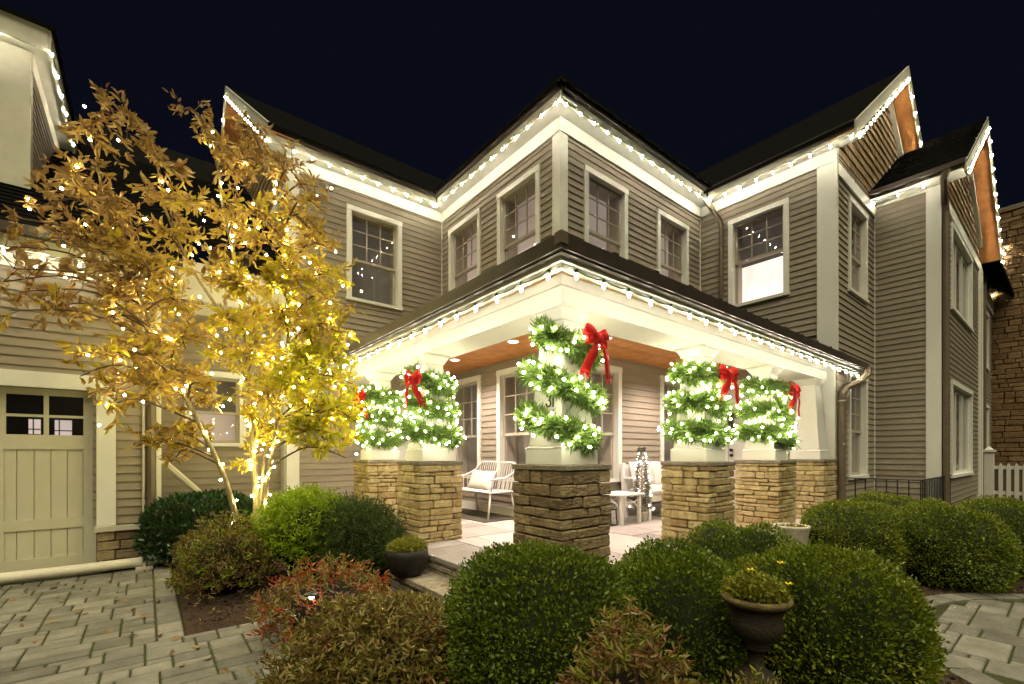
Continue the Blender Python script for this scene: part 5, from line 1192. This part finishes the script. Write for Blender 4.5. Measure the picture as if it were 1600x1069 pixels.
airy('nandina', 'bright lime green nandina bush at the foot of the tree', (1.40, 5.30, .40), (.58, .56, .58), 11000, 21, ['lime_leaf'], [1], (.035, .06), .28)
airy('nandina', 'dark russet nandina bush under the tree stems', (.60, 5.30, .22), (.42, .55, .44), 7000, 22, ['russet_leaf', 'olive_leaf', 'lime_leaf'], [.45, .4, .15], (.03, .05))
airy('nandina', 'bright red nandina by the paving with a hidden path light', (1.10, 3.66, .12), (.50, .50, .30), 3600, 23, ['red_leaf', 'copper_leaf', 'olive_leaf'], [.34, .28, .38], (.035, .06), .26, singles=60)
airy('nandina', 'large olive brown nandina overhanging the paved walk', (.95, 2.36, .10), (.52, .48, .40), 15000, 24, ['olive_leaf', 'russet_leaf', 'copper_leaf'], [.72, .2, .08], (.028, .052), .30, singles=220, stems_=40)
airy('nandina', 'tan nandina mound below the stone step', (1.36, 2.80, .02), (.40, .62, .24), 9000, 25, ['olive_leaf', 'russet_leaf'], [.8, .2], (.028, .05), .28)
airy('nandina', 'copper tipped nandina in front of the big boxwood', (1.40, 1.06, .22), (.25, .25, .46), 4200, 26, ['copper_leaf', 'olive_leaf', 'moss_leaf'], [.42, .43, .15], (.028, .05), .30, singles=160)
airy('groundcover', 'low yellow green groundcover below the urn', (1.78, .80, .06), (.36, .26, .38), 5200, 27, ['moss_leaf', 'olive_leaf'], [.5, .5], (.02, .038), .32, cat='plant')
airy('groundcover', 'lime groundcover at the paving edge by the russet bush', (.46, 5.75, .0), (.24, .42, .16), 2200, 28, ['moss_leaf', 'lime_leaf'], [.6, .4], (.02, .035), .35, cat='plant', core=False)
airy('yew_shrub', 'dark green feathery yew between the lime bush and stone pillar', (1.80, 4.82, .34), (.42, .56, .46), 17000, 29, ['yew_leaf'], [1], (.03, .055), .15, stems_=40)
# dry grass blades by the walk
gt = thing('grass_tuft', (4.9, 1.12, G), 'dry straw coloured grass tuft between the boxwoods', 'grass'); bl = MB()
for i in range(46):
    a = random.uniform(0, 6.283); r_ = random.uniform(.15, .36); x, y = 4.9 + random.gauss(0, .10), 1.12 + random.gauss(0, .06)
    ribbon(bl, [(x, y, G), (x + .4 * r_ * math.cos(a), y + .4 * r_ * math.sin(a), G + .18), (x + r_ * math.cos(a), y + r_ * math.sin(a), G + random.uniform(.12, .34))], (-math.sin(a), math.cos(a), 0), [.008, .006, .001], .0005)
part('blades', bl, 'straw', gt, kind='stuff')

# ------------------------------------------------------------------ pots, urn, path light
def planted(name, label, x, y, z, prof, m, rim, seed, leafm, n=900, soil_z=-.03, cat='planter', hump=.10, L_=(.02, .04), mr=None):
    t = thing(name, (x, y, z), label, cat); q = MB(); q.lathe(prof, (x, y, z), 32); body = part('body', q, m, t, True); h = prof[-1][1]; rr = rim
    q = MB(); q.lathe([(.001, h + soil_z - .005), (rr * .93, h + soil_z - .005), (rr * .93, h + soil_z), (.001, h + soil_z + .02)], (x, y, z), 24); part('soil', q, 'soil', t)
    if mr: q = MB(); q.lathe(mr[0], (x, y, z), 32); part('rim', q, mr[1], t, True)
    if n:
        rng = np.random.default_rng(seed); a = rng.uniform(0, 6.283, n); s_ = np.sqrt(rng.uniform(0, 1, n)) * rr * 1.0; zz = z + h + soil_z + rng.uniform(0, 1, n) * hump * (1.1 - (s_ / rr) ** 2 * .7)
        P = np.stack([x + np.cos(a) * s_, y + np.sin(a) * s_, zz], 1); D = np.stack([np.cos(a) * .5, np.sin(a) * .5, np.full(n, .5)], 1) + rng.normal(0, .5, (n, 3)); V, F = leaves(P, D, rng.uniform(*L_, n), rng.uniform(*L_, n) * .5); o = part('plants', fast_mesh('plants', V, F, leafm), None, t); o['kind'] = 'stuff'
    return t
planted('planter', 'round dark planter of yellow green plants on the porch step', 1.93, 3.99, .172, [(.12, 0), (.155, .03), (.185, .10), (.198, .19), (.195, .245), (.185, .248), (.18, .215)], 'dark_pot', .18, 3, 'moss_leaf', 1500, .012, 'planter', .12)
planted('planter', 'pale weathered tapered planter at the foot of the last stone pillar', 5.42, 1.93, G, [(.10, 0), (.13, .28), (.165, .56), (.175, .58), (.175, .60), (.15, .60), (.145, .55)], 'pale_pot', .145, 4, 'olive_leaf', 260, .012, 'planter', .04)
ur = planted('urn', 'weathered dark garden urn of mossy plants among the boxwoods', 2.14, .908, G, [(.10, 0), (.10, .33), (.085, .34), (.085, .37), (.07, .385), (.04, .41), (.032, .45), (.04, .49), (.062, .505), (.055, .52), (.085, .55), (.108, .585), (.112, .62), (.104, .65), (.118, .69), (.13, .71)], 'urn', .125, 5, 'moss_leaf', 1900, .02, 'urn', .085, (.016, .034), ([(.112, .69), (.135, .70), (.145, .715), (.145, .728), (.135, .735), (.118, .73)], 'moss_rim'))
for dx, dy, dz, hh in ((.09, -.07, .70, .14), (.02, .03, .70, .10), (.10, -.10, .70, .05)):
    q = MB(); q.tube([(2.14 + dx * .6, .908 + dy * .6, G + .72), (2.14 + dx, .908 + dy, G + .03 + dz + hh)], .002, 4, False); part('stalk', q, 'moss_leaf', ur)
    q = MB(); cxyz = (2.14 + dx, .908 + dy, G + .03 + dz + hh)
    for k_ in range(5): a = k_ * 1.2566; q.add([cxyz, (cxyz[0] + .014 * math.cos(a - .5), cxyz[1] + .014 * math.sin(a - .5), cxyz[2] + .008), (cxyz[0] + .02 * math.cos(a), cxyz[1] + .02 * math.sin(a), cxyz[2] + .014), (cxyz[0] + .014 * math.cos(a + .5), cxyz[1] + .014 * math.sin(a + .5), cxyz[2] + .008)], [(0, 1, 2, 3)])
    part('flower', q, 'flower', ur)
pl = thing('path_light', (.90, 3.36, G), 'small cool white path light glowing inside the red nandina', 'path light')
q = MB(); q.tube([(.90, 3.36, G), (.90, 3.36, .30)], .008, 6); part('stake', q, 'black_metal', pl); q = MB(); q.lathe([(.001, .355), (.05, .34), (.052, .332), (.001, .338)], (.90, 3.36, 0), 14); part('cap', q, 'black_metal', pl); q = MB(); q.lathe([(.01, .305), (.015, .31), (.015, .328), (.01, .332)], (.90, 3.36, 0), 12); part('lens', q, 'path_light', pl)
# fallen leaves on paving and step
for k_, (x, y, z) in enumerate([(1.98, 3.45, .176), (-.2, 5.6, G + .004), (-.6, 5.9, G + .004), (-.05, 4.9, G + .004), (-.75, 5.2, G + .004), (.1, 5.3, G + .004), (-.35, 6.5, G + .004), (-.9, 6.4, G + .004), (.15, 3.9, G + .004), (.15, 6.1, G + .004), (5.2, .2, G + .004)] + [(random.uniform(-1.2, .2), random.uniform(4.3, 6.8), G + .004) for _ in range(16)] + [(random.uniform(.0, .8), random.uniform(3.3, 4.2), G + .004) for _ in range(6)]):
    V, F = oval_leaves(np.array([[x, y, z + .004]]), np.array([[math.cos(k_ * 2.1), math.sin(k_ * 2.1), .12]]), np.array([.07]), np.array([.035]), .2, .05); o = part('fallen_leaf', fast_mesh('fallen_leaf', V, F, 'dead_leaf'), None)
    tag(o, 'small curled brown fallen leaf lying on the stone', 'leaf', 'fallen leaves on the paving')
